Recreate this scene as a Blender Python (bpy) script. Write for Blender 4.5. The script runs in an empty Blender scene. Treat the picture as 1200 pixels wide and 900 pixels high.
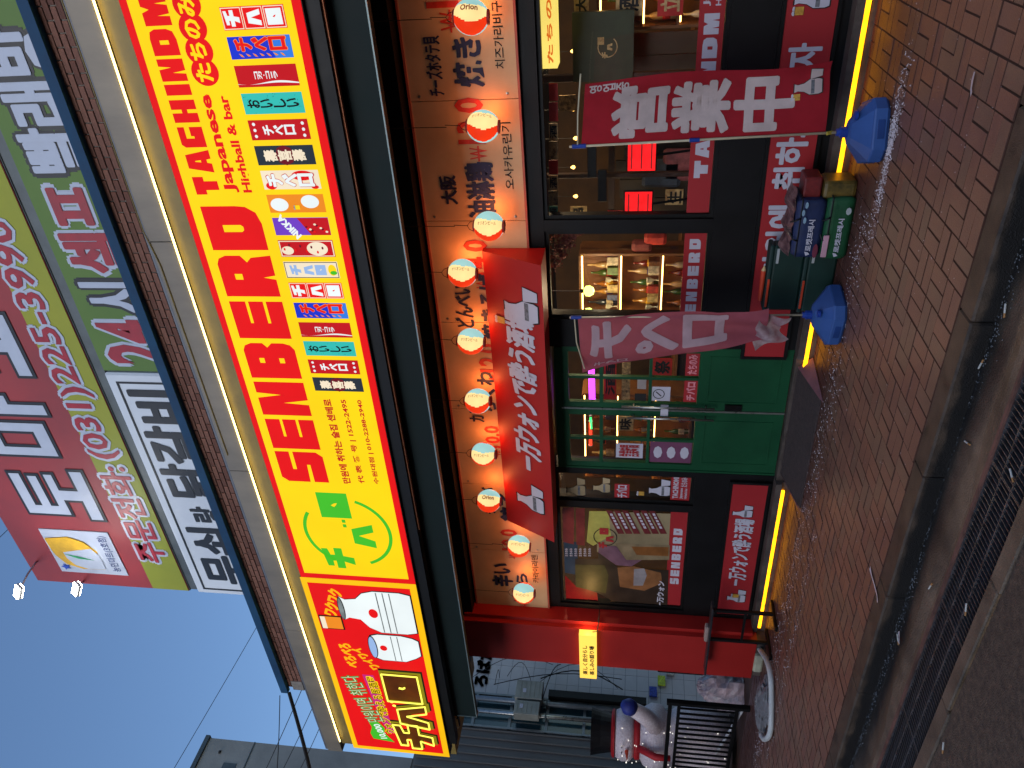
import bpy, math, random
from mathutils import Matrix, Vector
random.seed(7)
S = bpy.context.scene
col = S.collection
# ---------------------------------------------------------------- camera, sky, sun, exposure
F = 900.0
CAM = Vector((0.0, -6.3, 1.65))
def _n(v): return Vector(v).normalized()
_vh = (105.0, 1340.0); _vv = (-5900.0, -(F * F + 105.0 * -5900.0) / 1340.0)
_L = _n((_vh[0], -_vh[1], -F)); _Z = _n((_vv[0], -_vv[1], -F))
_X = -_L; _Z = (_Z - _X * _X.dot(_Z)).normalized(); _Y = _Z.cross(_X)
ROT = Matrix((_X, _Y, _Z))
cd = bpy.data.cameras.new('camera'); cam = bpy.data.objects.new('camera', cd); col.objects.link(cam)
cam.matrix_world = Matrix.Translation(CAM) @ ROT.to_4x4()
cd.sensor_width = 36.0; cd.sensor_fit = 'HORIZONTAL'; cd.lens = F / 1200 * 36
cd.clip_start = 0.05; cd.clip_end = 2000
S.camera = cam
def ray(px, py): return ROT @ Vector((px - 600.0, 450.0 - py, -F)).normalized()
def P(px, py, y=0.0):
    """point of the photograph on the upright plane y"""
    d = ray(px, py); return CAM + d * ((y - CAM.y) / d.y)
def G(px, py, z=0.0):
    d = ray(px, py); return CAM + d * ((z - CAM.z) / d.z)
def PX(px, py, x):
    d = ray(px, py); return CAM + d * ((x - CAM.x) / d.x)

w = bpy.data.worlds.new('World'); S.world = w; w.use_nodes = True
nt = w.node_tree; bg = nt.nodes['Background']
sky = nt.nodes.new('ShaderNodeTexSky'); sky.sky_type = 'NISHITA'; sky.sun_disc = False
SUN_EL, SUN_AZ = 22.0, 180.0
sky.sun_elevation = math.radians(SUN_EL); sky.sun_rotation = math.radians(SUN_AZ)
sky.air_density = 1.0; sky.dust_density = 0.6; sky.ozone_density = 4.0
nt.links.new(sky.outputs[0], bg.inputs[0]); bg.inputs[1].default_value = 0.115
sd = bpy.data.lights.new('evening_sun', 'SUN'); sd.energy = .75; sd.angle = math.radians(45); sd.color = (1.0, .93, .86)
so = bpy.data.objects.new('evening_sun', sd); col.objects.link(so)
_a, _e = math.radians(SUN_AZ), math.radians(SUN_EL)
so.rotation_euler = (-Vector((math.sin(_a) * math.cos(_e), math.cos(_a) * math.cos(_e), math.sin(_e)))).to_track_quat('-Z', 'Y').to_euler()
S.view_settings.view_transform = 'Standard'; S.view_settings.look = 'None'
S.view_settings.exposure = 0.8; S.view_settings.gamma = 1.0
S.render.engine = 'CYCLES'; S.cycles.max_bounces = 6; S.cycles.use_denoising = True
S.cycles.sample_clamp_indirect = 4.0

# ---------------------------------------------------------------- materials
def lin(c):
    return tuple(((v / 255 / 12.92) if v <= 10 else ((v / 255 + .055) / 1.055) ** 2.4) for v in c)
MC = {}
def M(name, rgb, rough=.6, metal=0.0, var=.12, scale=6.0, bump=0.0, bscale=60.0, spec=.4, rgb2=None, stretch=None, coat=0.0):
    """procedural paint/stone/plastic; rgb is a base colour in sRGB 0-255"""
    if name in MC: return MC[name]
    m = bpy.data.materials.new(name); m.use_nodes = True; MC[name] = m
    t = m.node_tree; b = t.nodes['Principled BSDF']; L = t.links.new
    tc = t.nodes.new('ShaderNodeTexCoord'); src = tc.outputs['Object']
    if stretch:
        mp = t.nodes.new('ShaderNodeMapping'); mp.inputs['Scale'].default_value = stretch; L(src, mp.inputs[0]); src = mp.outputs[0]
    n = t.nodes.new('ShaderNodeTexNoise'); n.inputs['Scale'].default_value = scale; n.inputs['Detail'].default_value = 7; n.inputs['Roughness'].default_value = .62
    L(src, n.inputs['Vector'])
    r = t.nodes.new('ShaderNodeValToRGB'); L(n.outputs['Fac'], r.inputs[0])
    c = lin(rgb); c2 = lin(rgb2) if rgb2 else tuple(v * (1 - 2 * var) for v in c)
    hi = c if rgb2 else tuple(min(1, v * (1 + var)) for v in c)
    r.color_ramp.elements[0].position = .32; r.color_ramp.elements[0].color = (*c2, 1)
    r.color_ramp.elements[1].position = .68; r.color_ramp.elements[1].color = (*hi, 1)
    L(r.outputs[0], b.inputs['Base Color'])
    b.inputs['Metallic'].default_value = metal; b.inputs['Specular IOR Level'].default_value = spec
    b.inputs['Coat Weight'].default_value = coat
    rr = t.nodes.new('ShaderNodeMapRange'); L(n.outputs['Fac'], rr.inputs[0])
    rr.inputs[3].default_value = max(.03, rough - .12); rr.inputs[4].default_value = min(1, rough + .12); L(rr.outputs[0], b.inputs['Roughness'])
    if bump:
        n2 = t.nodes.new('ShaderNodeTexNoise'); n2.inputs['Scale'].default_value = bscale; n2.inputs['Detail'].default_value = 5; L(src, n2.inputs['Vector'])
        bp = t.nodes.new('ShaderNodeBump'); bp.inputs['Strength'].default_value = bump; bp.inputs['Distance'].default_value = .01
        L(n2.outputs['Fac'], bp.inputs['Height']); L(bp.outputs[0], b.inputs['Normal'])
    return m
def EM(name, rgb, s=1.0, var=.05, scale=2.2):
    """a face lit from behind: the lamps behind it are slightly uneven"""
    if name in MC: return MC[name]
    m = bpy.data.materials.new(name); m.use_nodes = True; MC[name] = m
    t = m.node_tree; b = t.nodes['Principled BSDF']; L = t.links.new
    c = lin(rgb); b.inputs['Base Color'].default_value = (*[v * .12 for v in c], 1); b.inputs['Roughness'].default_value = .6; b.inputs['Specular IOR Level'].default_value = .12
    b.inputs['Emission Color'].default_value = (*c, 1)
    tc = t.nodes.new('ShaderNodeTexCoord'); n = t.nodes.new('ShaderNodeTexNoise'); n.inputs['Scale'].default_value = scale; n.inputs['Detail'].default_value = 2
    L(tc.outputs['Object'], n.inputs['Vector'])
    r = t.nodes.new('ShaderNodeMapRange'); L(n.outputs['Fac'], r.inputs[0]); r.inputs[1].default_value = .3; r.inputs[2].default_value = .7
    s *= .58; r.inputs[3].default_value = s * (1 - var); r.inputs[4].default_value = s * (1 + var); L(r.outputs[0], b.inputs['Emission Strength'])
    return m
def glass(name, tint=(1, 1, 1), refl=.03):
    if name in MC: return MC[name]
    m = bpy.data.materials.new(name); m.use_nodes = True; MC[name] = m
    t = m.node_tree; L = t.links.new; t.nodes.remove(t.nodes['Principled BSDF']); o = t.nodes['Material Output']
    tr = t.nodes.new('ShaderNodeBsdfTransparent'); tr.inputs[0].default_value = (*tint, 1)
    gl = t.nodes.new('ShaderNodeBsdfGlossy'); gl.inputs['Roughness'].default_value = .03
    tc = t.nodes.new('ShaderNodeTexCoord'); nz = t.nodes.new('ShaderNodeTexNoise'); nz.inputs['Scale'].default_value = 1.5; L(tc.outputs['Object'], nz.inputs['Vector'])
    bp = t.nodes.new('ShaderNodeBump'); bp.inputs['Strength'].default_value = .05; L(nz.outputs['Fac'], bp.inputs['Height']); L(bp.outputs[0], gl.inputs['Normal'])
    fr = t.nodes.new('ShaderNodeLayerWeight'); fr.inputs['Blend'].default_value = .35
    ml = t.nodes.new('ShaderNodeMath'); ml.operation = 'MULTIPLY_ADD'; ml.inputs[1].default_value = .25; ml.inputs[2].default_value = refl; L(fr.outputs['Facing'], ml.inputs[0])
    mx = t.nodes.new('ShaderNodeMixShader'); L(ml.outputs[0], mx.inputs[0]); L(tr.outputs[0], mx.inputs[1]); L(gl.outputs[0], mx.inputs[2]); L(mx.outputs[0], o.inputs[0])
    return m
def cloth_mat(name, rgb, rgb2=None, trans=.25):
    m = M(name, rgb, rough=.85, var=.08, scale=9, bump=.25, bscale=300, spec=.2, rgb2=rgb2)
    t = m.node_tree
    if not any(n.type == 'BSDF_TRANSLUCENT' for n in t.nodes):
        b = t.nodes['Principled BSDF']; o = t.nodes['Material Output']
        tl = t.nodes.new('ShaderNodeBsdfTranslucent'); tl.inputs[0].default_value = (*lin(rgb), 1)
        mx = t.nodes.new('ShaderNodeMixShader'); mx.inputs[0].default_value = trans
        t.links.new(b.outputs[0], mx.inputs[1]); t.links.new(tl.outputs[0], mx.inputs[2]); t.links.new(mx.outputs[0], o.inputs[0])
    return m

# ---------------------------------------------------------------- mesh helpers
BAKED = {}
class MB:
    def __init__(s): s.v = []; s.f = []
    def add(s, vs, fs):
        o = len(s.v); s.v += [tuple(p) for p in vs]; s.f += [tuple(i + o for i in f) for f in fs]; return s
    def quad(s, a, b, c, d): return s.add([a, b, c, d], [(0, 1, 2, 3)])
    def box(s, x0, x1, y0, y1, z0, z1, bev=0.0):
        if x0 > x1: x0, x1 = x1, x0
        if y0 > y1: y0, y1 = y1, y0
        if z0 > z1: z0, z1 = z1, z0
        if bev <= 0:
            return s.add([(x0, y0, z0), (x1, y0, z0), (x1, y1, z0), (x0, y1, z0), (x0, y0, z1), (x1, y0, z1), (x1, y1, z1), (x0, y1, z1)],
                         [(3, 2, 1, 0), (4, 5, 6, 7), (0, 1, 5, 4), (1, 2, 6, 5), (2, 3, 7, 6), (3, 0, 4, 7)])
        b = bev; R = lambda e: [(x0 + e, y0 + b, 0), (x0 + b, y0 + e, 0), (x1 - b, y0 + e, 0), (x1 - e, y0 + b, 0), (x1 - e, y1 - b, 0), (x1 - b, y1 - e, 0), (x0 + b, y1 - e, 0), (x0 + e, y1 - b, 0)]
        vs = []
        for z, e in ((z0, b * .6), (z0 + b, 0), (z1 - b, 0), (z1, b * .6)):
            for (x, y, _) in R(0):
                if e:
                    x = min(max(x, x0 + e), x1 - e); y = min(max(y, y0 + e), y1 - e)
                vs.append((x, y, z))
        fs = [tuple(range(7, -1, -1)), tuple(range(24, 32))]
        for k in range(3):
            for i in range(8): fs.append((k * 8 + i, k * 8 + (i + 1) % 8, k * 8 + 8 + (i + 1) % 8, k * 8 + 8 + i))
        return s.add(vs, fs)
    def tube(s, pts, r, n=8, cap=True):
        pts = [Vector(p) for p in pts]; rs = r if isinstance(r, (list, tuple)) else [r] * len(pts)
        vs = []; fs = []; up = Vector((0, 0, 1)); prev = None
        for i, p in enumerate(pts):
            d = ((pts[min(i + 1, len(pts) - 1)] - pts[max(i - 1, 0)])).normalized()
            if prev is None: a = d.cross(up) if abs(d.z) < .95 else d.cross(Vector((1, 0, 0)))
            else: a = prev - d * prev.dot(d)
            a.normalize(); prev = a; b = d.cross(a)
            for k in range(n):
                t = 2 * math.pi * k / n; vs.append(p + (a * math.cos(t) + b * math.sin(t)) * rs[i])
        for i in range(len(pts) - 1):
            for k in range(n): fs.append((i * n + k, i * n + (k + 1) % n, (i + 1) * n + (k + 1) % n, (i + 1) * n + k))
        if cap: fs += [tuple(range(n - 1, -1, -1)), tuple(range((len(pts) - 1) * n, len(pts) * n))]
        return s.add(vs, fs)
    def lathe(s, prof, n=20, c=(0, 0, 0), sx=1, sy=1):
        vs = []; fs = []
        for r, z in prof:
            for k in range(n):
                t = 2 * math.pi * k / n; vs.append((c[0] + r * sx * math.cos(t), c[1] + r * sy * math.sin(t), c[2] + z))
        for i in range(len(prof) - 1):
            for k in range(n): fs.append((i * n + k, i * n + (k + 1) % n, (i + 1) * n + (k + 1) % n, (i + 1) * n + k))
        if prof[0][0] > 1e-4: fs.append(tuple(range(n - 1, -1, -1)))
        if prof[-1][0] > 1e-4: fs.append(tuple(range((len(prof) - 1) * n, len(prof) * n)))
        return s.add(vs, fs)
    def prism(s, loop, y0, y1):
        """loop of (x,z), extruded along y"""
        n = len(loop)
        return s.add([(x, y0, z) for x, z in loop] + [(x, y1, z) for x, z in loop],
                     [tuple(range(n)), tuple(range(2 * n - 1, n - 1, -1))] + [(i, (i + 1) % n, n + (i + 1) % n, n + i) for i in range(n)])
    def mesh(s, name, m=None, smooth=False):
        me = bpy.data.meshes.new(name); me.from_pydata(s.v, [], s.f); me.update()
        if m: me.materials.append(m)
        if smooth:
            for p in me.polygons: p.use_smooth = True
        return me
    def build(s, name, m, parent=None, smooth=False): return link(name, s.mesh(name, m, smooth), parent)
def link(name, me, parent=None):
    o = bpy.data.objects.new(name, me); col.objects.link(o)
    if parent:
        o.parent = parent
        if parent.name in BAKED: o.matrix_parent_inverse = Matrix.Translation(-BAKED[parent.name])
    return o
def tag(o, label=None, cat=None, group=None, kind=None):
    for k, v in (('label', label), ('category', cat), ('group', group), ('kind', kind)):
        if v: o[k] = v
    return o
def thing(name, label, cat, loc=(0, 0, 0), group=None, baked=True):
    """Empty at a thing's base; baked=True: parts are given in world coordinates"""
    o = bpy.data.objects.new(name, None); col.objects.link(o); o.location = loc; o.empty_display_size = .1
    if baked: BAKED[o.name] = Vector(loc)
    return tag(o, label, cat, group)
def kids(o): return [c for c in bpy.data.objects if c.parent == o]
def dup(o, loc, rz=None, label=None):
    def cp(a, par):
        c = a.copy(); col.objects.link(c)
        if par: c.parent = par; c.matrix_parent_inverse = a.matrix_parent_inverse.copy()
        for k in kids(a): cp(k, c)
        return c
    r = cp(o, None); r.location = loc
    if rz is not None: r.rotation_euler[2] = rz
    if label: r['label'] = label
    return r

# ---- 2D print: meshes in (a,b) mapped on a plane (or through a function)
def front(y): return lambda a, b: (a, y, b)
def side(x, sgn=1): return lambda a, b: (x, a * sgn, b)
def curve2d(loops, name='print'):
    cu = bpy.data.curves.new(name, 'CURVE'); cu.dimensions = '2D'; cu.fill_mode = 'BOTH'
    for lp in loops:
        sp = cu.splines.new('POLY'); sp.points.add(len(lp) - 1); sp.use_cyclic_u = True
        for i, (a, b) in enumerate(lp): sp.points[i].co = (a, b, 0, 1)
    ob = bpy.data.objects.new('tmp', cu); col.objects.link(ob)
    return ob
TMP = []
def evaluate(ob):
    dg = bpy.context.evaluated_depsgraph_get()
    me = bpy.data.meshes.new_from_object(ob.evaluated_get(dg))
    d = ob.data; bpy.data.objects.remove(ob); bpy.data.curves.remove(d)
    return me
TC = {}
def text2d(s, bold=.0, res=2, spacing=1.0):
    k = (s, bold, res, spacing)
    if k not in TC:
        cu = bpy.data.curves.new('t', 'FONT'); cu.body = s; cu.size = 1; cu.offset = bold; cu.resolution_u = res; cu.fill_mode = 'BOTH'; cu.space_character = spacing
        ob = bpy.data.objects.new('tmp', cu); col.objects.link(ob)
        me = evaluate(ob)
        vs = [(v.co.x, v.co.y) for v in me.vertices]; fs = [tuple(p.vertices) for p in me.polygons]
        TC[k] = (vs, fs); bpy.data.meshes.remove(me)
    return TC[k]
def fit(vs, box):
    xs = [v[0] for v in vs]; ys = [v[1] for v in vs]; x0, x1, y0, y1 = min(xs), max(xs), min(ys), max(ys)
    a0, b0, a1, b1 = box
    return [(a0 + (x - x0) / (x1 - x0 + 1e-9) * (a1 - a0), b0 + (y - y0) / (y1 - y0 + 1e-9) * (b1 - b0)) for x, y in vs]
def mapmesh(name, vs, fs, fn, m, parent):
    me = bpy.data.meshes.new(name); me.from_pydata([fn(a, b) for a, b in vs], [], fs); me.update(); me.materials.append(m)
    return link(name, me, parent)
def TX(s, box, fn, m, parent, bold=.015, name='lettering', rot=0, vertical=False, gap=.06, skew=0, res=2, refl=False, cut=False):
    """one line (or column) of writing filling box (a0,b0,a1,b1)"""
    if bold > .012 and any(0x3000 < ord(ch) < 0xD7B0 for ch in s):
        # heavy brush lettering: the strokes are laid several times, each a hair prouder and shifted
        kk = bold * .95; dirs = [(0, 0), (1, 0), (-1, 0), (0, 1), (0, -1)] + ([(.7, .7), (-.7, .7), (.7, -.7), (-.7, -.7)] if bold > .018 else [])
        n_ = len(s); w0 = (box[2] - box[0]) / (1 if vertical else n_); h0 = (box[3] - box[1]) / (n_ if vertical else 1); r_ = kk * min(abs(w0), abs(h0)) * 1.1
        VV = []; FF = []; LV = []
        for i, (dx, dy) in enumerate(dirs):
            bx = (box[0] + r_ + dx * r_, box[1] + r_ + dy * r_, box[2] - r_ + dx * r_, box[3] - r_ + dy * r_)
            vs, fs = _layout(s, bx, .012, rot, vertical, gap, skew, res, False); o = len(VV)
            VV += vs; LV += [i] * len(vs); FF += [tuple(k + o for k in f) for f in fs]
        if refl: cx = (box[0] + box[2]) / 2; VV = [(2 * cx - x, y) for x, y in VV]
        if cut: VV, FF, LV = fine(VV, FF, LV)
        me = bpy.data.meshes.new(name); pts = []
        for (a, b), i in zip(VV, LV): q = fn(a, b); pts.append((q[0], q[1] - .00022 * i, q[2]))
        me.from_pydata(pts, [], FF); me.update(); me.materials.append(m); return link(name, me, parent)
    V, Fc = _layout(s, box, bold, rot, vertical, gap, skew, res, refl)
    return mapmesh(name, V, Fc, fn, m, parent)
def _layout(s, box, bold, rot, vertical, gap, skew, res, refl):
    V = []; Fc = []
    if vertical:
        n = len(s); a0, b0, a1, b1 = box; h = (b1 - b0) / n
        for i, ch in enumerate(s):
            if ch == ' ': continue
            vs, fs = text2d(ch, bold, res)
            if not vs: continue
            q = (a0, b1 - (i + 1) * h + h * gap / 2, a1, b1 - i * h - h * gap / 2)
            if ch in 'ー一-': q = (a0 + (a1 - a0) * .1, q[1] + h * .35, a1 - (a1 - a0) * .1, q[3] - h * .35)
            if ch in '・·': q = ((a0 + a1) / 2 - h * .12, q[1] + h * .35, (a0 + a1) / 2 + h * .12, q[3] - h * .35)
            o = len(V); V += fit(vs, q); Fc += [tuple(k + o for k in f) for f in fs]
    else:
        vs, fs = text2d(s, bold, res)
        if skew: vs = [(x + y * skew, y) for x, y in vs]
        V = fit(vs, box); Fc = fs
        if rot:
            cx, cy = (box[0] + box[2]) / 2, (box[1] + box[3]) / 2; c_, s_ = math.cos(rot), math.sin(rot)
            V = [(cx + (x - cx) * c_ - (y - cy) * s_, cy + (x - cx) * s_ + (y - cy) * c_) for x, y in V]
    if refl: cx = (box[0] + box[2]) / 2; V = [(2 * cx - x, y) for x, y in V]
    return V, Fc
def SH(loops, fn, m, parent, name='shape', cut=False):
    """filled flat outline(s) with holes"""
    me = evaluate(curve2d(loops)); vs = [(v.co.x, v.co.y) for v in me.vertices]; fs = [tuple(p.vertices) for p in me.polygons]
    bpy.data.meshes.remove(me)
    if cut: vs, fs, _ = fine(vs, fs, [0] * len(vs))
    return mapmesh(name, vs, fs, fn, m, parent)
def RC(a0, b0, a1, b1): return [(a0, b0), (a1, b0), (a1, b1), (a0, b1)]
def ELL(a, b, ra, rb, n=24, t0=0, t1=2 * math.pi): return [(a + ra * math.cos(t0 + (t1 - t0) * k / n), b + rb * math.sin(t0 + (t1 - t0) * k / n)) for k in range(n)]
def tobox(lp, box): return [(box[0] + a * (box[2] - box[0]), box[1] + b * (box[3] - box[1])) for a, b in lp]
def PB(bl, tr, y):
    """print box on plane y from the photograph's lower-left and upper-right corners"""
    a = P(*bl, y); b = P(*tr, y); return (a.x, a.z, b.x, b.z)
def crop(x0, y0, s): return lambda a, b: (x0 + a / s, y0 + b / s)
# block capitals of the shop sign
GL = {
 'S': [[(0, .0), (.86, 0), (1, .13), (1, .62), (.42, .62), (.42, .70), (1, .70), (1, 1), (.14, 1), (0, .87), (0, .40), (.58, .38), (.58, .31), (0, .31)]],
 'E': [[(0, 0), (1, 0), (1, .31), (.42, .31), (.42, .365), (1, .365), (1, .64), (.42, .64), (.42, .695), (1, .695), (1, 1), (0, 1)]],
 'N': [[(0, 0), (.33, 0), (.38, .5), (.48, 0), (1, 0), (1, 1), (.68, 1), (.62, .52), (.52, 1), (0, 1)]],
 'B': [[(0, 0), (.82, 0), (.95, .07), (1, .2), (1, .42), (.88, .52), (1, .6), (1, .82), (.93, .95), (.8, 1), (0, 1)], RC(.44, .25, .58, .35), RC(.44, .64, .58, .74)],
 'R': [[(0, 0), (.42, 0), (.47, .22), (.52, 0), (1, 0), (.95, .36), (.84, .45), (1, .55), (1, .82), (.93, .95), (.8, 1), (0, 1)], RC(.42, .6, .56, .74)],
 'U': [[(0, 0), (.6, 0), (.85, .06), (.98, .22), (1, .4), (1, 1), (0, 1)], [(.42, .38), (.46, .34), (.54, .34), (.58, .38), (.58, .7), (.42, .7)]],
 'T': [[(.25, 0), (.75, 0), (.75, .55), (1, .55), (1, 1), (0, 1), (0, .55), (.25, .55)]],
 'A': [[(0, 0), (.4, 0), (.44, .18), (.58, .18), (.62, 0), (1, 0), (.8, 1), (.2, 1)], [(.46, .42), (.56, .42), (.53, .66), (.49, .66)]],
 'G': [[(0, 0), (1, 0), (1, .52), (.55, .52), (.55, .4), (.44, .4), (.44, .72), (1, .72), (1, 1), (.14, 1), (0, .86)]],
 'H': [[(0, 0), (.42, 0), (.42, .38), (.58, .38), (.58, 0), (1, 0), (1, 1), (.58, 1), (.58, .6), (.42, .6), (.42, 1), (0, 1)]],
 'I': [[(0, 0), (1, 0), (1, 1), (0, 1)]],
 'O': [[(0, 0), (.6, 0), (.9, .08), (1, .3), (1, .75), (.9, .94), (.65, 1), (0, 1)], [(.42, .32), (.58, .32), (.58, .66), (.42, .66)]],
 'M': [[(0, 0), (.28, 0), (.3, .45), (.36, 0), (.62, 0), (.68, .45), (.72, 0), (1, 0), (1, 1), (.6, 1), (.5, .72), (.4, 1), (0, 1)]],
}
GL['C'] = GL['G']
KS = {  # block katakana
 'ロ': [RC(0, 0, 1, 1), [(.44, .5), (.52, .42), (.6, .38), (.58, .48), (.5, .6)]],
 'バ': [[(0, 0), (.3, 0), (.5, .62), (.68, 0), (1, 0), (.78, .86), (.16, .86)]],
 'チ': [[(.2, 0), (.55, 0), (.62, .34), (1, .34), (1, .6), (.66, .6), (.66, .74), (.96, .8), (.96, 1), (.1, .9), (.1, .7), (.36, .7), (.36, .6), (0, .6), (0, .34), (.34, .34)]],
}
def GLY(word, boxes, fn, m, parent, name='lettering', table=GL):
    V = []; Fc = []
    for ch, bx in zip(word, boxes):
        me = evaluate(curve2d([tobox(lp, bx) for lp in table[ch]])); o = len(V)
        V += [(v.co.x, v.co.y) for v in me.vertices]; Fc += [tuple(i + o for i in p.vertices) for p in me.polygons]; bpy.data.meshes.remove(me)
    return mapmesh(name, V, Fc, fn, m, parent)
def rowboxes(word, x0, x1, z0, z1, gap=.1, narrow='I'):
    ws = [.5 if c in narrow else 1 for c in word]; g = gap; tot = sum(ws) + g * (len(word) - 1); u = (x1 - x0) / tot; out = []; x = x0
    for wd in ws: out.append((x, z0, x + wd * u, z1)); x += (wd + g) * u
    return out

def fine(V, Fc, LV, step=.035):
    """cut flat lettering finely so that it can follow folded cloth"""
    import bmesh
    bm = bmesh.new(); vs = [bm.verts.new((a, b, i * .0001)) for (a, b), i in zip(V, LV)]
    for f in Fc:
        try: bm.faces.new([vs[k] for k in f])
        except ValueError: pass
    bmesh.ops.triangulate(bm, faces=bm.faces[:])
    for _ in range(4):
        es = [e for e in bm.edges if e.calc_length() > step]
        if not es: break
        bmesh.ops.subdivide_edges(bm, edges=es, cuts=1); bmesh.ops.triangulate(bm, faces=bm.faces[:])
    bm.verts.ensure_lookup_table(); bm.verts.index_update()
    r = ([(v.co.x, v.co.y) for v in bm.verts], [tuple(v.index for v in f.verts) for f in bm.faces], [v.co.z / .0001 for v in bm.verts]); bm.free(); return r
def OUT(s, box, y, m1, m2, par, bold=.02, e=.018, k=.03, **kw):
    """writing with a border of another colour"""
    vs, fs = _layout(s, box, .012, 0, False, .06, 0, 2, False); V = []; Fc = []; e += bold * .3; D_ = [(math.cos(t * math.pi / 4), math.sin(t * math.pi / 4)) for t in range(8)]
    for i, (dx, dy) in enumerate(D_):
        o = len(V); V += [(a + dx * e * 1.5, y + .003 - .00035 * i, b + dy * e * 1.5) for a, b in vs]; Fc += [tuple(q + o for q in f) for f in fs]
    me = bpy.data.meshes.new('letter_outline'); me.from_pydata(V, [], Fc); me.update(); me.materials.append(m1); link('letter_outline', me, par)
    return TX(s, box, front(y - .004), m2, par, bold=bold, **kw)
# ================================================================ ground
mpav = M('paver_clay', (142, 100, 80), rough=.38, var=.16, scale=5, bump=.5, bscale=120, rgb2=(112, 76, 64))
mpav2 = M('paver_clay_brown', (136, 102, 82), rough=.42, var=.16, scale=5, bump=.5, bscale=120, rgb2=(106, 80, 66))
mpav3 = M('paver_clay_orange', (200, 128, 92), rough=.55, var=.12, scale=5, bump=.4, bscale=120)
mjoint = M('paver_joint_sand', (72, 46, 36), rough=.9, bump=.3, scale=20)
mconc = M('wet_concrete', (124, 106, 88), rough=.5, rgb2=(72, 62, 52), scale=3.5, bump=.7, bscale=90)
mkerb = M('granite_kerb', (92, 76, 62), rough=.5, rgb2=(46, 38, 32), scale=7, bump=.6, bscale=160)
masph = M('worn_asphalt', (134, 112, 92), rough=.65, rgb2=(64, 54, 46), scale=26, bump=1.0, bscale=110)
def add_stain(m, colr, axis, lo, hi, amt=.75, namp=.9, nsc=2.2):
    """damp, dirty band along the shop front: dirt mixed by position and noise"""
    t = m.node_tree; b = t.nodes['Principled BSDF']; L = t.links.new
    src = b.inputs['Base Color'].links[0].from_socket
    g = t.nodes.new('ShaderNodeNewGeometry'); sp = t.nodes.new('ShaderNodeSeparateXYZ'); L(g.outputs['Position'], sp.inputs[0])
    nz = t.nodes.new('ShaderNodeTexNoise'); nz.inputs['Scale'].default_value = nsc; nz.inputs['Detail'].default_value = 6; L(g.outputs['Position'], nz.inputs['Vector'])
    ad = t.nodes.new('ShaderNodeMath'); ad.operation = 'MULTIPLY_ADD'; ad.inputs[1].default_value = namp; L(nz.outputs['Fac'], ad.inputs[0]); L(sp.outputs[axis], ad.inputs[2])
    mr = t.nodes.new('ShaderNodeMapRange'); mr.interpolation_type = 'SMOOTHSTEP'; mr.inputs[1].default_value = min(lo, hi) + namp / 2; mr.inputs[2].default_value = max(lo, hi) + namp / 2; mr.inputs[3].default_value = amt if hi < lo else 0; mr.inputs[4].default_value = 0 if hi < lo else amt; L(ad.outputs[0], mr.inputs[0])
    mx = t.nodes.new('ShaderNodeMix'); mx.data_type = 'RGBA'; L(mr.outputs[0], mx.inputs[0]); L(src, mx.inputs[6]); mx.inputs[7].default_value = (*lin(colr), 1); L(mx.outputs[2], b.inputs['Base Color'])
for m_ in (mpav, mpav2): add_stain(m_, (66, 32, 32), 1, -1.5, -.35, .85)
GZ = -.12
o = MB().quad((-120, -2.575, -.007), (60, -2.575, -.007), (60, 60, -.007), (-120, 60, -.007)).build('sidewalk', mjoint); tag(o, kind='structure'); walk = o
o = MB().quad((-150, -60, GZ), (80, -60, GZ), (80, -3.56, GZ), (-150, -3.56, GZ)).build('road', masph); tag(o, kind='structure')
# gutter: a subdivided, slightly uneven concrete apron
b = MB(); nx = 120
xs = [-40 + 50 * i / nx for i in range(nx + 1)]; ysg = [-2.72, -2.80, -2.95, -3.03, -3.1]
zz = lambda i, j: GZ + .005 + (.012 * math.sin(i * .7 + j * 2) + random.uniform(-.004, .004)) * (0 if j in (0, 4) else 1)
b.add([(x, y, zz(i, j)) for i, x in enumerate(xs) for j, y in enumerate(ysg)], [(i * 5 + j, (i + 1) * 5 + j, (i + 1) * 5 + j + 1, i * 5 + j + 1)[::-1] for i in range(nx) for j in range(4)])
o = b.build('gutter', mconc); tag(o, kind='structure')
# kerb stones
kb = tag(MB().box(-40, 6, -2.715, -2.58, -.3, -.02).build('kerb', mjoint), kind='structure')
mkd = M('kerb_face_dirt', (40, 38, 36), rough=.45, rgb2=(14, 14, 14), scale=9, bump=.8, bscale=80)
add_stain(mkerb, (20, 19, 19), 2, -.015, -.055, .95, namp=.12, nsc=5)
add_stain(masph, (58, 50, 44), 1, -9, -2.5, .55, namp=7, nsc=.9)
add_stain(mconc, (24, 23, 22), 1, -3.05, -2.72, .95, namp=.5, nsc=1.6)
x = 5.0; k = 0
while x > -14:
    L_ = .98
    bb = MB().box(x - .997, x, -2.74, -2.578, GZ - .02, random.uniform(-.001, .003), .012)
    bb.build('kerb_stone', mkerb, kb); 
    x -= 1.0
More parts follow.
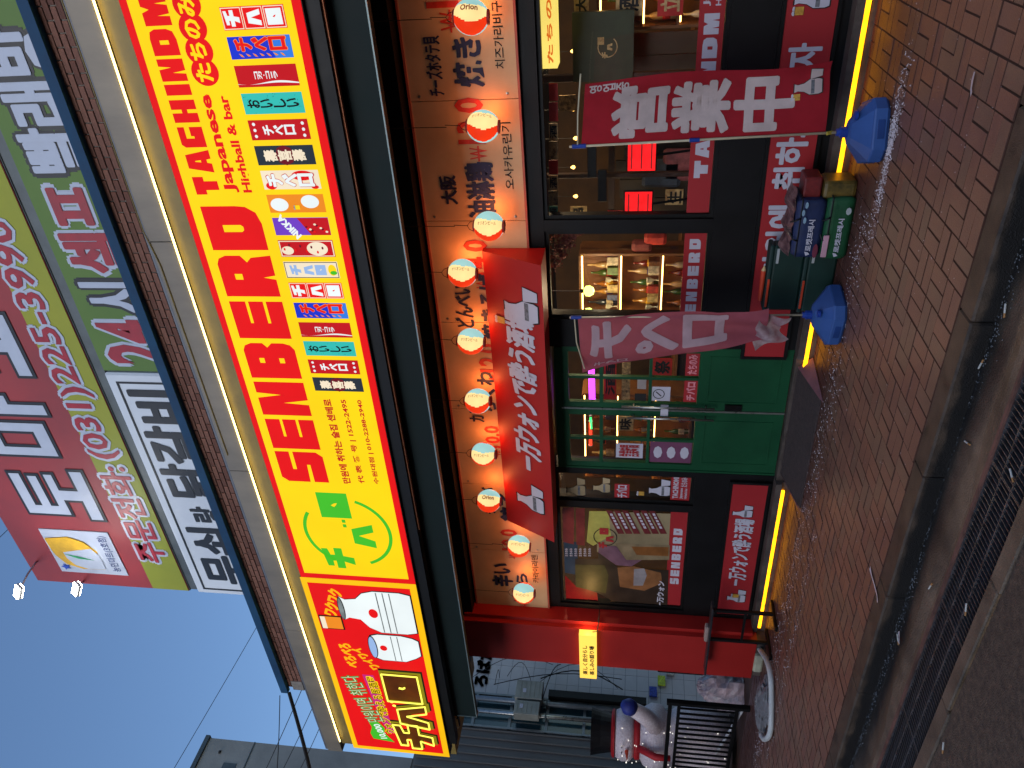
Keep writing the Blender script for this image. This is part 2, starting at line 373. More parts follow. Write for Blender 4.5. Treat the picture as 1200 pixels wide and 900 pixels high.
# pavers: basket weave, cell 0.23 m
cell = .217; pv = []
i0 = -66
for i in range(i0, 10):
    for j in range(0, 12):
        cx0 = -.86 + i * cell; cy0 = -2.572 + j * cell
        if cy0 + cell > .06: continue
        if (i + j) % 2:
            pv.append((cx0, cy0, cell / 2, cell)); pv.append((cx0 + cell / 2, cy0, cell / 2, cell))
        else:
            pv.append((cx0, cy0, cell, cell / 2)); pv.append((cx0, cy0 + cell / 2, cell, cell / 2))
def pix(x, y, z):
    q = ROT.transposed() @ (Vector((x, y, z)) - CAM)
    if q.z > -.05: return None
    return (600 + F * q.x / -q.z, 450 - F * q.y / -q.z, -q.z)
def inframe(x, y, z, mrg=0):
    p = pix(x, y, z); return p and -mrg < p[0] < 1200 + mrg and -mrg < p[1] < 900 + mrg
pv2 = []
for (x, y, wx, wy) in pv:
    p = pix(x + wx / 2, y + wy / 2, 0); vis = p and -20 < p[0] < 1220 and -20 < p[1] < 920
    pv2.append(((p[2] if vis else 999), x, y, wx, wy))
pv2.sort()
meshes = {}
def paver_mb(x, y, wx, wy, z, mb=None):
    mb = mb or MB(); g1, g2 = .0055, .0015
    return mb.add([(x + g1, y + g1, z), (x + wx - g1, y + g1, z), (x + wx - g1, y + wy - g1, z), (x + g1, y + wy - g1, z), (x + g2, y + g2, z - .006), (x + wx - g2, y + g2, z - .006), (x + wx - g2, y + wy - g2, z - .006), (x + g2, y + wy - g2, z - .006)],
                  [(0, 1, 2, 3), (4, 5, 1, 0), (5, 6, 2, 1), (6, 7, 3, 2), (7, 4, 0, 3)])
def pmesh(k, m):
    if (k, m.name) not in meshes:
        wx, wy = (cell, cell / 2) if k else (cell / 2, cell)
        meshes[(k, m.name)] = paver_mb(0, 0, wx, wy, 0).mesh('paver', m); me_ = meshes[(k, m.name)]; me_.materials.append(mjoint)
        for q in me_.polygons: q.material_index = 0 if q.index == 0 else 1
    return meshes[(k, m.name)]
rest = {id(mpav): MB(), id(mpav2): MB()}; n = 0
for d, x, y, wx, wy in pv2:
    m = random.choice((mpav, mpav, mpav2))
    dz = random.uniform(-.0025, .002)
    if n < 300:
        if abs(x + 1.9) < .13 and y < -2.4 and wx > .2 and y < -2.5: m = mpav3
        if n == 6: m = m
        o = link('paver', pmesh(wx > wy, m), walk); o.location = (x, y, dz); o.rotation_euler = (random.uniform(-.006, .006), random.uniform(-.006, .006), 0); n += 1
    else:
        paver_mb(x, y, wx, wy, dz, rest[id(m)])
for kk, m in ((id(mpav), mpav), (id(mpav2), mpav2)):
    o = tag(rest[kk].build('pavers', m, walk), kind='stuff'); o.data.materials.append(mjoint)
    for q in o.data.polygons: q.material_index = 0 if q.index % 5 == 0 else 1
# drain grates
msteel = M('galvanised_steel', (120, 122, 126), rough=.45, metal=.7, rgb2=(70, 66, 64), scale=14, bump=.2)
mtarp = M('blue_tarpaulin', (24, 52, 110), rough=.5, rgb2=(10, 20, 44), scale=3)
mpit = M('drain_pit', (26, 26, 28), rough=.8)
tag(MB().quad((-14, -3.46, GZ - .1), (4, -3.46, GZ - .1), (4, -3.1, GZ - .1), (-14, -3.1, GZ - .1)).build('drain_channel', mpit), kind='structure')
o = MB(); nn = 26
for i in range(nn): 
    xa = -2.2 - 3.0 * i / nn; xb = -2.2 - 3.0 * (i + 1) / nn; za = GZ - .06 + .012 * math.sin(i * 1.9); zb = GZ - .06 + .012 * math.sin((i + 1) * 1.9)
    o.quad((xb, -3.42, zb), (xa, -3.42, za), (xa, -3.14, za + .01), (xb, -3.14, zb + .01))
tag(o.build('tarpaulin', mtarp), 'blue tarpaulin lying under the bars of the drain grate', 'tarpaulin')
fr = MB(); Lg = 1.0
fr.box(0, .006, 0, .34, -.035, 0).box(Lg - .006, Lg, 0, .34, -.035, 0).box(.006, Lg - .006, 0, .006, -.035, 0).box(.006, Lg - .006, .334, .34, -.035, 0)
fr.box(.006, Lg - .006, .11, .115, -.012, -.002).box(.006, Lg - .006, .225, .23, -.012, -.002)
frm = fr.mesh('frame', msteel); barm = MB().box(-.0025, .0025, .006, .334, -.032, -.003).mesh('bar', msteel)
ga = thing('drain_grate', 'steel drain grate', 'drain grate', (0, -3.45, GZ + .004), 'drain grates laid end to end in the gutter', baked=False)
link('frame', frm, ga)
for i in range(29):
    q = link('bar', barm, ga); q.location.x = .033 + i * .0334; q.rotation_euler[2] = 0
gx = [-.55 - 1.004 * i for i in range(9)]
ga.location.x = gx[0] - 1
glab = ['drain grate nearest the right end of the road edge, without tarpaulin', 'drain grate second from the right end, just short of the blue tarpaulin', 'drain grate over the near end of the blue tarpaulin', 'drain grate over the middle of the blue tarpaulin', 'drain grate over the far end of the blue tarpaulin', 'first bare drain grate beyond the blue tarpaulin', 'second bare drain grate beyond the blue tarpaulin', 'third bare drain grate beyond the blue tarpaulin', 'farthest drain grate towards the left end of the street']
ga['label'] = glab[0]
for i in range(1, 9): dup(ga, (gx[i] - 1, -3.45, GZ + .004), label=glab[i])
# concrete rims either side of the grate
b = MB(); xx = 4.0
while xx > -14:
    L_ = random.uniform(.7, 1.4); jit = random.uniform(-.012, .012)
    b.box(xx - L_, xx - .006, -3.56 + jit, -3.456, GZ - .1, GZ + .012 + random.uniform(-.004, .006), .008); xx -= L_
tag(b.build('drain_rim', mconc), kind='structure')
tag(MB().box(-14, 4, -3.104, -3.082, GZ - .1, GZ + .012).build('drain_edge', M('rusty_edge', (120, 84, 74), rough=.7, rgb2=(74, 56, 50), bump=.4)), kind='structure')
# ================================================================ shop building
mblk = M('black_cladding', (11, 11, 13), rough=.5, spec=.25, var=.2, scale=3, bump=.06)
mblkm = M('black_metal', (10, 11, 12), rough=.5, spec=.25, var=.2, scale=5)
mgrn = M('green_paint', (18, 76, 46), rough=.45, var=.08, scale=2.2, bump=.08, rgb2=(14, 62, 38), spec=.25)
mgrnd = M('dark_green_steel', (12, 28, 27), rough=.6, spec=.2, var=.15, scale=3)
mred = M('red_paint', (156, 28, 24), rough=.5, var=.06, scale=2, bump=.1, bscale=40)
mdecal = M('red_decal', (160, 32, 38), rough=.55, var=.04, scale=2)
mwhite = M('white_print', (188, 186, 198), rough=.6, var=.04, scale=4)
mink = M('black_print', (22, 20, 22), rough=.6, var=.1)
mstep = M('step_stone', (92, 82, 76), rough=.5, rgb2=(60, 52, 48), scale=6, bump=.4, bscale=90)
mmat = M('rubber_mat', (78, 66, 64), rough=.7, rgb2=(52, 45, 45), scale=30, bump=.9, bscale=220)
mbrick = M('brown_brick', (128, 84, 68), rough=.75, rgb2=(88, 58, 48), scale=9, bump=.5, bscale=120)
mmort = M('mortar', (140, 134, 128), rough=.85, rgb2=(104, 98, 92), scale=12, bump=.4)
mfas = M('grey_metal_fascia', (134, 124, 110), rough=.5, rgb2=(106, 98, 88), scale=2.2, stretch=(1, 1, .3), metal=.15)
mblue = M('blue_steel_beam', (22, 66, 98), rough=.6, spec=.2, rgb2=(16, 50, 80), scale=3)
mglass = glass('window_glass')
mchrome = M('brushed_steel', (168, 166, 160), rough=.3, metal=.9, var=.1, scale=20)
B0 = thing('shop_building', 'shop with black front, green double doors, red corner pillar and brick upper band', 'shop', (-4, 0, 0))
def part(mb, name, m, parent=B0, **k): return mb.build(name, m, parent, **k)
# black wall pieces (y 0 .. 0.15); openings left free
w_ = MB()
w_.box(-7.72, 2.5, 0, .2, 2.42, 2.56)                       # over the windows
w_.box(-3.84, 2.5, .004, .2, .15, .98)                      # under right windows
w_.box(-7.72, -5.36, .004, .2, .15, .94)
w_.box(-2.665, -2.56, .002, .2, .98, 2.42)                  # mullion
w_.box(-3.84, -3.54, .002, .2, .98, 2.42)
w_.box(-5.42, -5.35, .002, .2, .94, 2.42)
w_.box(-5.92, -5.83, .002, .2, .94, 2.42)
w_.box(-7.72, -7.53, .002, .2, .94, 2.42)
w_.box(-7.72, 2.5, .05, .2, 2.56, 3.62)
part(w_, 'wall', mblk)
# low panels' black frames
fr_ = MB()
def frame(mb, x0, x1, z0, z1, y0, y1, t=.03):
    mb.box(x0, x1, y0, y1, z0, z0 + t).box(x0, x1, y0, y1, z1 - t, z1).box(x0, x0 + t, y0 + .001, y1, z0 + t, z1 - t).box(x1 - t, x1, y0 + .001, y1, z0 + t, z1 - t)
# step and mat
stp = MB().box(-7.75, -5.36, -.13, .2, .09, .15).box(-7.75, -5.36, -.09, .2, -.01, .09)
stp.box(-3.86, 2.5, -.13, .2, .09, .15).box(-3.86, 2.5, -.09, .2, -.01, .09).box(-5.36, -3.86, -.06, .2, -.01, .14)
part(stp, 'step', mstep)
mled = EM('step_led_glow', (255, 160, 14), 4.2, var=.35, scale=14)
for x0, x1, lb in ((-7.6, -5.46, 'amber light strip under the step on the left of the green doors'), (-3.95, 2.4, 'amber light strip under the step on the right of the green doors')):
    bb = MB().box(x0, x1, -.118, -.094, .052, .084); tag(bb.build('step_light', mled), lb, 'light strip', 'amber light strips under the step')
# ramp plate at the door
bb = MB(); z1 = .115
bb.add([(-5.25, -.07, z1), (-3.98, -.07, z1), (-3.98, -.58, .012), (-5.25, -.58, .012), (-5.25, -.07, 0), (-3.98, -.07, 0), (-3.98, -.58, 0), (-5.25, -.58, 0)], [(0, 3, 2, 1), (4, 5, 6, 7), (0, 4, 7, 3), (1, 2, 6, 5), (3, 7, 6, 2), (0, 1, 5, 4)])
rp = thing('entrance_ramp', 'dark rubber ramp in front of the green double doors', 'ramp', (-4.6, -.3, 0))
bb.build('ramp_plate', mmat, rp)
for xa in (-3.98, -5.25):
    e = MB(); s1 = 1 if xa > -4.5 else -1
    e.add([(xa, -.07, z1 + .004), (xa + s1 * .13, -.1, 0.01), (xa + s1 * .02, -.64, .004), (xa, -.58, .016)], [(0, 1, 2, 3) if s1 < 0 else (3, 2, 1, 0)])
    e.build('side_flap', M('ramp_edge', (120, 84, 92), rough=.7, bump=.5, bscale=200), rp)
# pillar
pl = MB().box(-8.36, -7.66, -.26, .3, .1, 3.7); part(pl, 'pillar', mred)
part(MB().box(-8.33, -7.69, -.24, .3, -.02, .1), 'pillar_foot', mstep)
part(MB().box(-7.66, -7.60, -.2, .0, .15, 3.6), 'pillar_trim', mred)
# soffit / canopy
cn = MB().box(-8.6, 2.5, -1.0, .3, 3.62, 3.72).box(-7.9, 2.5, -.18, -.002, 3.5, 3.62); part(cn, 'soffit', mblkm)
for y0, y1, z0, z1, nm, m in ((-1.14, -1.06, 3.34, 3.56, 'canopy_beam', mgrnd), (-1.06, -1.02, 3.36, 3.52, 'canopy_beam', mblkm)):
    part(MB().box(-8.28, 2.5, y0, y1, z0, z1), nm, m)
part(MB().box(-8.28, 2.5, -1.15, -1.141, 3.333, 3.343).box(-8.285, -8.276, -1.15, -1.06, 3.33, 3.57), 'beam_edge', M('pale_steel_edge', (120, 136, 136), rough=.4, metal=.4))
part(MB().box(-8.5, 2.5, -1.145, -1.115, 3.56, 3.575), 'beam_edge', mblkm)
part(MB().box(-5.15, 2.5, -1.235, -1.205, 3.585, 3.625), 'brown_orange_bar', M('brown_orange_bar', (150, 84, 46), rough=.4, metal=.3))  # thin brown-orange bar along the underside of the sign
part(MB().box(-8.7, 2.5, -1.26, -1.16, 3.60, 3.70), 'sign_bracket', mblkm)
for xq in (-8.35, -8.6):
    part(MB().tube([(xq, -1.2, 3.65), (xq, -1.0, 3.95)], .02, 6).tube([(xq - .2, -1.0, 3.65), (xq, -1.2, 3.65)], .02, 6), 'strut', M('aged_brass', (120, 100, 56), rough=.5, metal=.4))
# recessed band behind the sign, grey fascia, LED edge
part(MB().box(-9.4, 2.5, -.99, .3, 3.73, 5.27), 'recessed_band', M('ochre_grey_panel', (140, 118, 58), rough=.5, rgb2=(108, 90, 44), scale=2))
fz = MB(); xx = 2.5
while xx > -9.55:
    L_ = 2.4; xe = max(xx - L_, -9.56); fz.box(xe + .002, xx - .002, -1.02, .3, 5.29, 5.49, .004); xx = xe
part(fz, 'fascia_panel', mfas)
part(MB().box(-9.56, 2.5, -1.0, .28, 5.493, 5.53), 'fascia_cap', M('cap_flashing', (96, 98, 104), rough=.5, metal=.2))
led = MB().tube([(2.4, -1.028, 5.27), (-9.3, -1.028, 5.27)], .0075, 6)
tag(led.build('led_tube', EM('led_white', (255, 226, 130), 8, var=.05)), 'long warm white tube light along the bottom edge of the grey fascia', 'tube light')
# brick band
bw = MB().box(-8.25, 2.5, -.985, .3, 5.53, 5.81); part(bw, 'brick_backing', mmort)
bh, bl, jt = .044, .165, .009; bm_ = MB().box(0, bl, -.012, 0, 0, bh, .003).mesh('brick', mbrick)
mbrick2 = M('brown_brick_dark', (108, 66, 52), rough=.78, rgb2=(76, 50, 42), scale=9, bump=.5, bscale=120)
bm2 = MB().box(0, bl, -.012, 0, 0, bh, .003).mesh('brick', mbrick2); nb = 0; rb = MB()
for r_ in range(4):
    z = 5.534 + r_ * (bh + jt); x = 1.6 - (bl / 2 if r_ % 2 else 0)
    while x > -8.24:
        if nb < 300 and x < -.3 and r_ < 4:
            o = link('brick', random.choice((bm_, bm_, bm2)), B0); o.matrix_parent_inverse = Matrix.Translation(-BAKED[B0.name]); o.location = (x, -.99 + random.uniform(-.002, .001), z); nb += 1
        else: rb.box(x, x + bl, -1.0, -.99, z, z + bh)
        x -= bl + jt
tag(part(rb, 'bricks', mbrick), kind='stuff')
part(MB().box(-8.28, 2.5, -1.06, -1.0, 5.73, 5.82), 'blue_beam', mblue)
part(MB().box(-8.27, -8.10, -1.008, .3, 5.533, 5.676), 'band_end', mmort)
# cable on the brick/fascia seam
part(MB().tube([(1, -1.026, 5.50), (-2.2, -1.026, 5.505), (-2.5, -1.026, 5.46), (-4.5, -1.026, 5.45)], .006, 5), 'seam_cable', M('rusty_cable', (110, 96, 60), rough=.7))
# ---- doors
DX = [(-4.555, -3.87, 1), (-5.33, -4.575, -1)]
dfr = MB(); dfr.box(-5.35, -3.855, .0, .12, 2.30, 2.38); dfr.box(-5.352, -5.33, .0, .12, .15, 2.30).box(-3.868, -3.84, .0, .12, .15, 2.30); part(dfr, 'door_frame', mgrn)
cols = {1: [(-4.18, -3.90), (-4.49, -4.21)], -1: [(-4.94, -4.65), (-5.26, -4.97)]}
rows = [(1.94, 2.24), (1.47, 1.90), (1.43 - .0, 1.46)][:2] + [(.99 + .21, 1.43), (.98, 1.17)]
rows = [(1.94, 2.24), (1.46, 1.905), (1.0, 1.43)]
for x0, x1, sg in DX:
    leaf = MB()
    cs = cols[sg]; a0 = min(c[0] for c in cs); a1 = max(c[1] for c in cs)
    leaf.box(x0, a0, .01, .055, .15, 2.30).box(a1, x1, .01, .055, .15, 2.30).box(a0, a1, .01, .055, 2.245, 2.30).box(a0, a1, .01, .055, .15, .99)
    # recessed lower panel outline
    dl = leaf.build('door', mgrn, B0)
    pm = MB(); frame(pm, a0 + .03, a1 - .03, .24, .9, .004, .01, .012); pm.build('panel_moulding', mgrn, dl)
    mu = MB(); mid = sorted(cs)[0][1]; mu.box(mid, sorted(cs)[1][0], .012, .05, .99, 2.245)
    for za, zb in ((1.905, 1.94), (1.43, 1.46)): mu.box(a0, mid, .014, .05, za, zb).box(sorted(cs)[1][0], a1, .014, .05, za, zb)
    mu.build('glazing_bar', mgrn, dl)
    for c0, c1 in cs:
        for za, zb in [(1.94, 2.245), (1.46, 1.905), (.99, 1.43)]:
            MB().box(c0, c1, .03, .034, za, zb).build('pane', mglass, dl)
    hx = -4.50 if sg == 1 else -4.635
    h = MB().tube([(hx, -.045, .82), (hx, -.045, 1.72 if sg == 1 else 1.66)], .012, 8)
    for zq in (.9, 1.6): h.tube([(hx, .012, zq), (hx, -.045, zq)], .008, 6)
    h.build('handle', mchrome, dl, smooth=True)
part(MB().box(-4.574, -4.556, -.002, .02, .15, 2.32), 'door_edge_strip', mchrome)
part(MB().box(-4.545, -4.475, -.008, .009, .56, .72), 'door_lock', M('lock_black', (8, 8, 8), rough=.3))
part(MB().box(-4.63, -4.50, -.004, .009, 1.26, 1.335), 'push_plate', mwhite)
# ---- windows
for x0, x1, z0, nm in ((-2.56, 2.45, .98, ''), (-3.54, -2.665, .98, ''), (-5.83, -5.42, .94, ''), (-7.53, -5.92, .94, '')):
    f = MB(); frame(f, x0, x1, z0, 2.42, .03, .09, .035); fo = part(f, 'window', mblkm)
    MB().box(x0 + .035, x1 - .035, .055, .061, z0 + .035, 2.385).build('pane', mglass, fo)
FW = front(.048)
# window bands (decals on the glass)
dc = MB().box(-2.52, 2.4, .049, .053, 1.02, 1.205).build('window_band', mdecal, B0)
TX('TACHINOMI', None, None, None, None) if 0 else None
GLY('TAGHINOM', rowboxes('TAGHINOM', -2.22, -.98, 1.055, 1.165, .16), FW, mwhite, dc)
TX('Japanese', (-.93, 1.125, -.55, 1.18), FW, mwhite, dc, bold=.03); TX('Highball & bar', (-.93, 1.04, -.55, 1.09), FW, mwhite, dc, bold=.03)
SH([ELL(-.42 + .13 * i, 1.11, .075, .075) for i in (0, 2, 4)], FW, mwhite, dc); SH([ELL(-.42 + .13 * i, 1.11, .075, .075) for i in (1, 3)], front(.0475), mwhite, dc)
TX('たちのみ', (-.47, 1.06, -.0, 1.16), front(.046), mdecal, dc, bold=.03)
dc = MB().box(-3.5, -2.70, .049, .053, 1.02, 1.205).build('window_band', mdecal, B0)
GLY('SENBERU', rowboxes('SENBERU', -3.62, -2.76, 1.065, 1.16, .35)[0:], FW, mwhite, dc)
dc = MB().box(-7.49, -5.96, .049, .053, .98, 1.165).build('window_band', mdecal, B0)
GLY('SENBERU', rowboxes('SENBERU', -7.12, -6.22, 1.02, 1.12, .35), FW, mwhite, dc)
dc = MB().box(-5.80, -5.45, .049, .053, .98, 1.18).build('window_band', mdecal, B0)
TX('TACHINOMI', (-5.77, 1.1, -5.47, 1.16), FW, mwhite, dc, bold=.04); TX('Japanese', (-5.77, 1.045, -5.62, 1.085), FW, mwhite, dc, bold=.03); TX('Highball & bar', (-5.77, 1.0, -5.62, 1.035), FW, mwhite, dc, bold=.03)
TX('たちのみ', (-5.6, 1.01, -5.47, 1.08), FW, mwhite, dc, bold=.03)
dc = MB().box(-5.80, -5.60, .049, .053, 1.62, 1.78).build('window_sticker', mdecal, B0)
TX('チバロ', (-5.79, 1.64, -5.61, 1.76), FW, mwhite, dc, bold=.03)
# ---- low red panels on the wall
def lowpanel(x0, x1, z0, z1):
    f = MB(); frame(f, x0 - .03, x1 + .03, z0 - .03, z1 + .03, -.03, .003, .028); fo = part(f, 'panel_frame', mblkm)
    p = MB().box(x0, x1, -.022, .002, z0, z1).build('red_panel', mdecal, B0); return p
mbeer = M('beer_print', (196, 150, 60), rough=.6, var=.2, scale=30)
def mug(fn, a, b, s, par, m=None):
    """plain beer glass"""
    SH([RC(a - s * .34, b - s * .5, a + s * .34, b + s * .3)], fn, m or mbeer, par, 'beer_glass')
    SH([ELL(a - s * .2, b + s * .38, s * .2, s * .14), ], fn, mwhite, par, 'beer_foam'); SH([ELL(a + s * .16, b + s * .36, s * .22, s * .13)], fn, mwhite, par, 'beer_foam')
mgreyp = M('grey_print', (110, 112, 118), rough=.6, var=.3, scale=30)
def cloud(fn, a, b, rx, rz, par, m=None, seed=1, outl=None, band=None, cut=False):
    """plain white bottle and cup"""
    bot = [(-.95, -1), (.05, -1), (.15, -.75), (.15, -.1), (-.12, .3), (-.2, .75), (-.1, 1), (-.8, 1), (-.7, .75), (-.78, .3), (-1.05, -.1), (-1.05, -.75)]
    cup = [(.32, -1), (.88, -1), (1.05, -.15), (.15 + .02, -.15)]
    for lp in (bot, cup):
        cx = sum(q[0] for q in lp) / len(lp); cz = sum(q[1] for q in lp) / len(lp)
        SH([[(a + rx * (cx + (x - cx) * 1.12), b + rz * (cz + (z - cz) * 1.08)) for x, z in lp]], fn, outl or mink, par, 'shape_outline', cut)
    f2 = lambda u, v: (lambda q: (q[0], q[1] - .0012, q[2]))(fn(u, v)); f3 = lambda u, v: (lambda q: (q[0], q[1] - .0024, q[2]))(fn(u, v))
    for lp in (bot, cup): SH([[(a + rx * x, b + rz * z) for x, z in lp]], f2, m or mwhite, par, 'sake_bottle' if lp is bot else 'sake_cup', cut)
    SH([[(a + rx * x, b + rz * z) for x, z in [(-1.0, -.45), (.1, -.45), (.1, -.2), (-1.0, -.2)]]], f3, band or mgreyp, par, 'bottle_band', cut)
p_ = lowpanel(-3.9, 2.3, .25, .60); F2 = front(-.027)
for s_, ya_, yb_ in (('만원에', 322, 239), ('취하고', 222, 128), ('가자', 108, 50)): TX(s_, (P(915, ya_, 0).x, .31, P(930, yb_, 0).x, .55), F2, mwhite, p_, bold=.03)
cloud(F2, -.86, .43, .10, .12, p_); mug(front(-.031), -.98, .52, .08, p_)
p_ = lowpanel(-7.5, -5.47, .20, .555)
TX('一万ウォンで酔う酒場', (-7.0, .28, -5.95, .49), F2, mwhite, p_, bold=.035, skew=.12)
cloud(F2, -7.17, .36, .1, .1, p_, seed=3); mug(front(-.031), -7.17, .38, .09, p_); cloud(F2, -5.84, .42, .08, .1, p_, seed=4)
# ---- low board between (red band seen right of the bags belongs to p_)
# ================================================================ interior
mdk = M('dark_wood', (58, 34, 22), rough=.6, var=.25, scale=4, stretch=(1, 1, 6))
mwall = M('bar_wall', (84, 62, 40), rough=.75, rgb2=(60, 44, 30), scale=3)
rm = MB(); X0, X1, Y1 = -7.6, 2.45, 3.4
rm.quad((X0, Y1, .15), (X1, Y1, .15), (X1, Y1, 2.7), (X0, Y1, 2.7)).quad((X0, .2, .15), (X0, Y1, .15), (X0, Y1, 2.7), (X0, .2, 2.7)).quad((X1, Y1, .15), (X1, .2, .15), (X1, .2, 2.7), (X1, Y1, 2.7))
part(rm, 'inner_wall', mwall)
part(MB().quad((X0, .2, .152), (X1, .2, .152), (X1, Y1, .152), (X0, Y1, .152)), 'inner_floor', M('bar_floor', (60, 50, 44), rough=.4))
part(MB().quad((X0, .2, 2.7), (X0, Y1, 2.7), (X1, Y1, 2.7), (X1, .2, 2.7)), 'inner_ceiling', M('bar_ceiling', (40, 30, 24), rough=.8))
# ================================================================ the big light-box sign
ey = EM('lit_yellow', (253, 212, 8), 1.0); er = EM('lit_red', (226, 14, 16), 1.0); ew = EM('lit_white', (232, 240, 240), 1.0)
eg = EM('lit_green', (66, 186, 40), 1.0); eo = EM('lit_orange', (240, 140, 30), .95); ebl = EM('lit_blue', (24, 50, 200), 1.0)
etl = EM('lit_teal', (52, 190, 180), .95); ecr = EM('lit_cream', (240, 224, 196), 1.0); edr = EM('lit_dark_red', (190, 16, 26), 1.0)
edk = EM('lit_dark', (40, 50, 60), .9); epu = EM('lit_purple', (110, 60, 190), 1.0); ebk = EM('lit_ink', (14, 12, 16), .8); elb = EM('lit_pale_blue', (150, 180, 225), 1.0)
emr = EM('lit_maroon', (110, 14, 34), .9); emg = EM('lit_magenta', (200, 40, 130), .9)
mcase = M('sign_case', (46, 44, 40), rough=.5, metal=.3)
SY = -1.3
Lf = lambda k: front(SY - .004 - .004 * k)
sg = thing('light_box_sign', 'long lit yellow sign with red border and big red letters over the shop', 'sign', (-2.5, SY, 3.7))
MB().box(-5.845, 2.5, SY + .006, -1.16, 3.70, 4.915).build('case', mcase, sg)
MB().box(-5.845, 2.5, SY, SY + .005, 3.705, 4.91).build('border', er, sg)
MB().box(-5.775, 2.44, SY - .003, SY - .001, 3.765, 4.855).build('face', ey, sg)
L1 = Lf(0)
lb = [(-4.54, 4.335, -4.19, 4.78), (-4.155, 4.335, -3.83, 4.78), (-3.785, 4.335, -3.44, 4.78), (-3.40, 4.335, -3.06, 4.78), (-3.015, 4.335, -2.68, 4.78), (-2.635, 4.335, -2.29, 4.78), (-2.245, 4.335, -1.90, 4.78)]
GLY('SENBERU', lb, L1, er, sg)
lb = [(-1.81, 4.59, -1.68, 4.775), (-1.65, 4.59, -1.49, 4.775), (-1.47, 4.59, -1.33, 4.775), (-1.30, 4.59, -1.15, 4.775), (-1.12, 4.59, -1.05, 4.775), (-1.03, 4.59, -.89, 4.775), (-.87, 4.59, -.71, 4.775), (-.69, 4.59, -.50, 4.775), (-.48, 4.59, -.41, 4.775)]
GLY('TAGHINOMI', lb, L1, er, sg)
def hand(s, box, fn, m, par): return TX(s, box, fn, m, par, bold=.035)
hand('Japanese', (-1.80, 4.44, -1.12, 4.55), L1, er, sg); hand('Highball & bar', (-1.80, 4.325, -1.13, 4.41), L1, er, sg)
for i, a in enumerate((-.98, -.85, -.71, -.575)):
    SH([ELL(a, 4.455, .088, .095)], front(SY - .004 - .0002 * i), er, sg, 'bubble')
TX('たちのみ', (-1.04, 4.40, -.52, 4.52), Lf(1), ey, sg, bold=.03)
TX('만원에 취하는 술집 센베로', (-4.54, 4.125, -3.6, 4.20), L1, edr, sg, bold=.026)
TX('代 表 番 号 | 1522-2495', (-4.53, 3.985, -3.6, 4.05), L1, edr, sg, bold=.02); TX('수원대점 | 010-2288-2940', (-4.53, 3.85, -3.6, 3.905), L1, edr, sg, bold=.02)
# green ring emblem
def ringarc(a, b, ra, rb, t, t0, t1, n=40):
    A = [(a + ra * math.cos(t0 + (t1 - t0) * k / n), b + rb * math.sin(t0 + (t1 - t0) * k / n)) for k in range(n + 1)]
    B_ = [(a + (ra - t) * math.cos(t1 - (t1 - t0) * k / n), b + (rb - t) * math.sin(t1 - (t1 - t0) * k / n)) for k in range(n + 1)]
    return A + B_
SH([ringarc(-5.17, 4.28, .45, .44, .035, math.radians(56), math.radians(152))], L1, eg, sg, 'ring')
SH([ringarc(-5.17, 4.28, .45, .44, .035, math.radians(202), math.radians(340))], L1, eg, sg, 'ring')
GLY('ロ', [(-4.98, 4.20, -4.665, 4.50)], L1, eg, sg, 'emblem', KS); GLY('バ', [(-5.36, 4.02, -5.05, 4.27)], L1, eg, sg, 'emblem', KS); GLY('チ', [(-5.67, 4.28, -5.39, 4.60)], L1, eg, sg, 'emblem', KS)
SH([RC(-5.10, 4.275, -5.06, 4.31)], L1, eg, sg, 'emblem'); SH([RC(-5.04, 4.275, -5.0, 4.31)], L1, eg, sg, 'emblem')
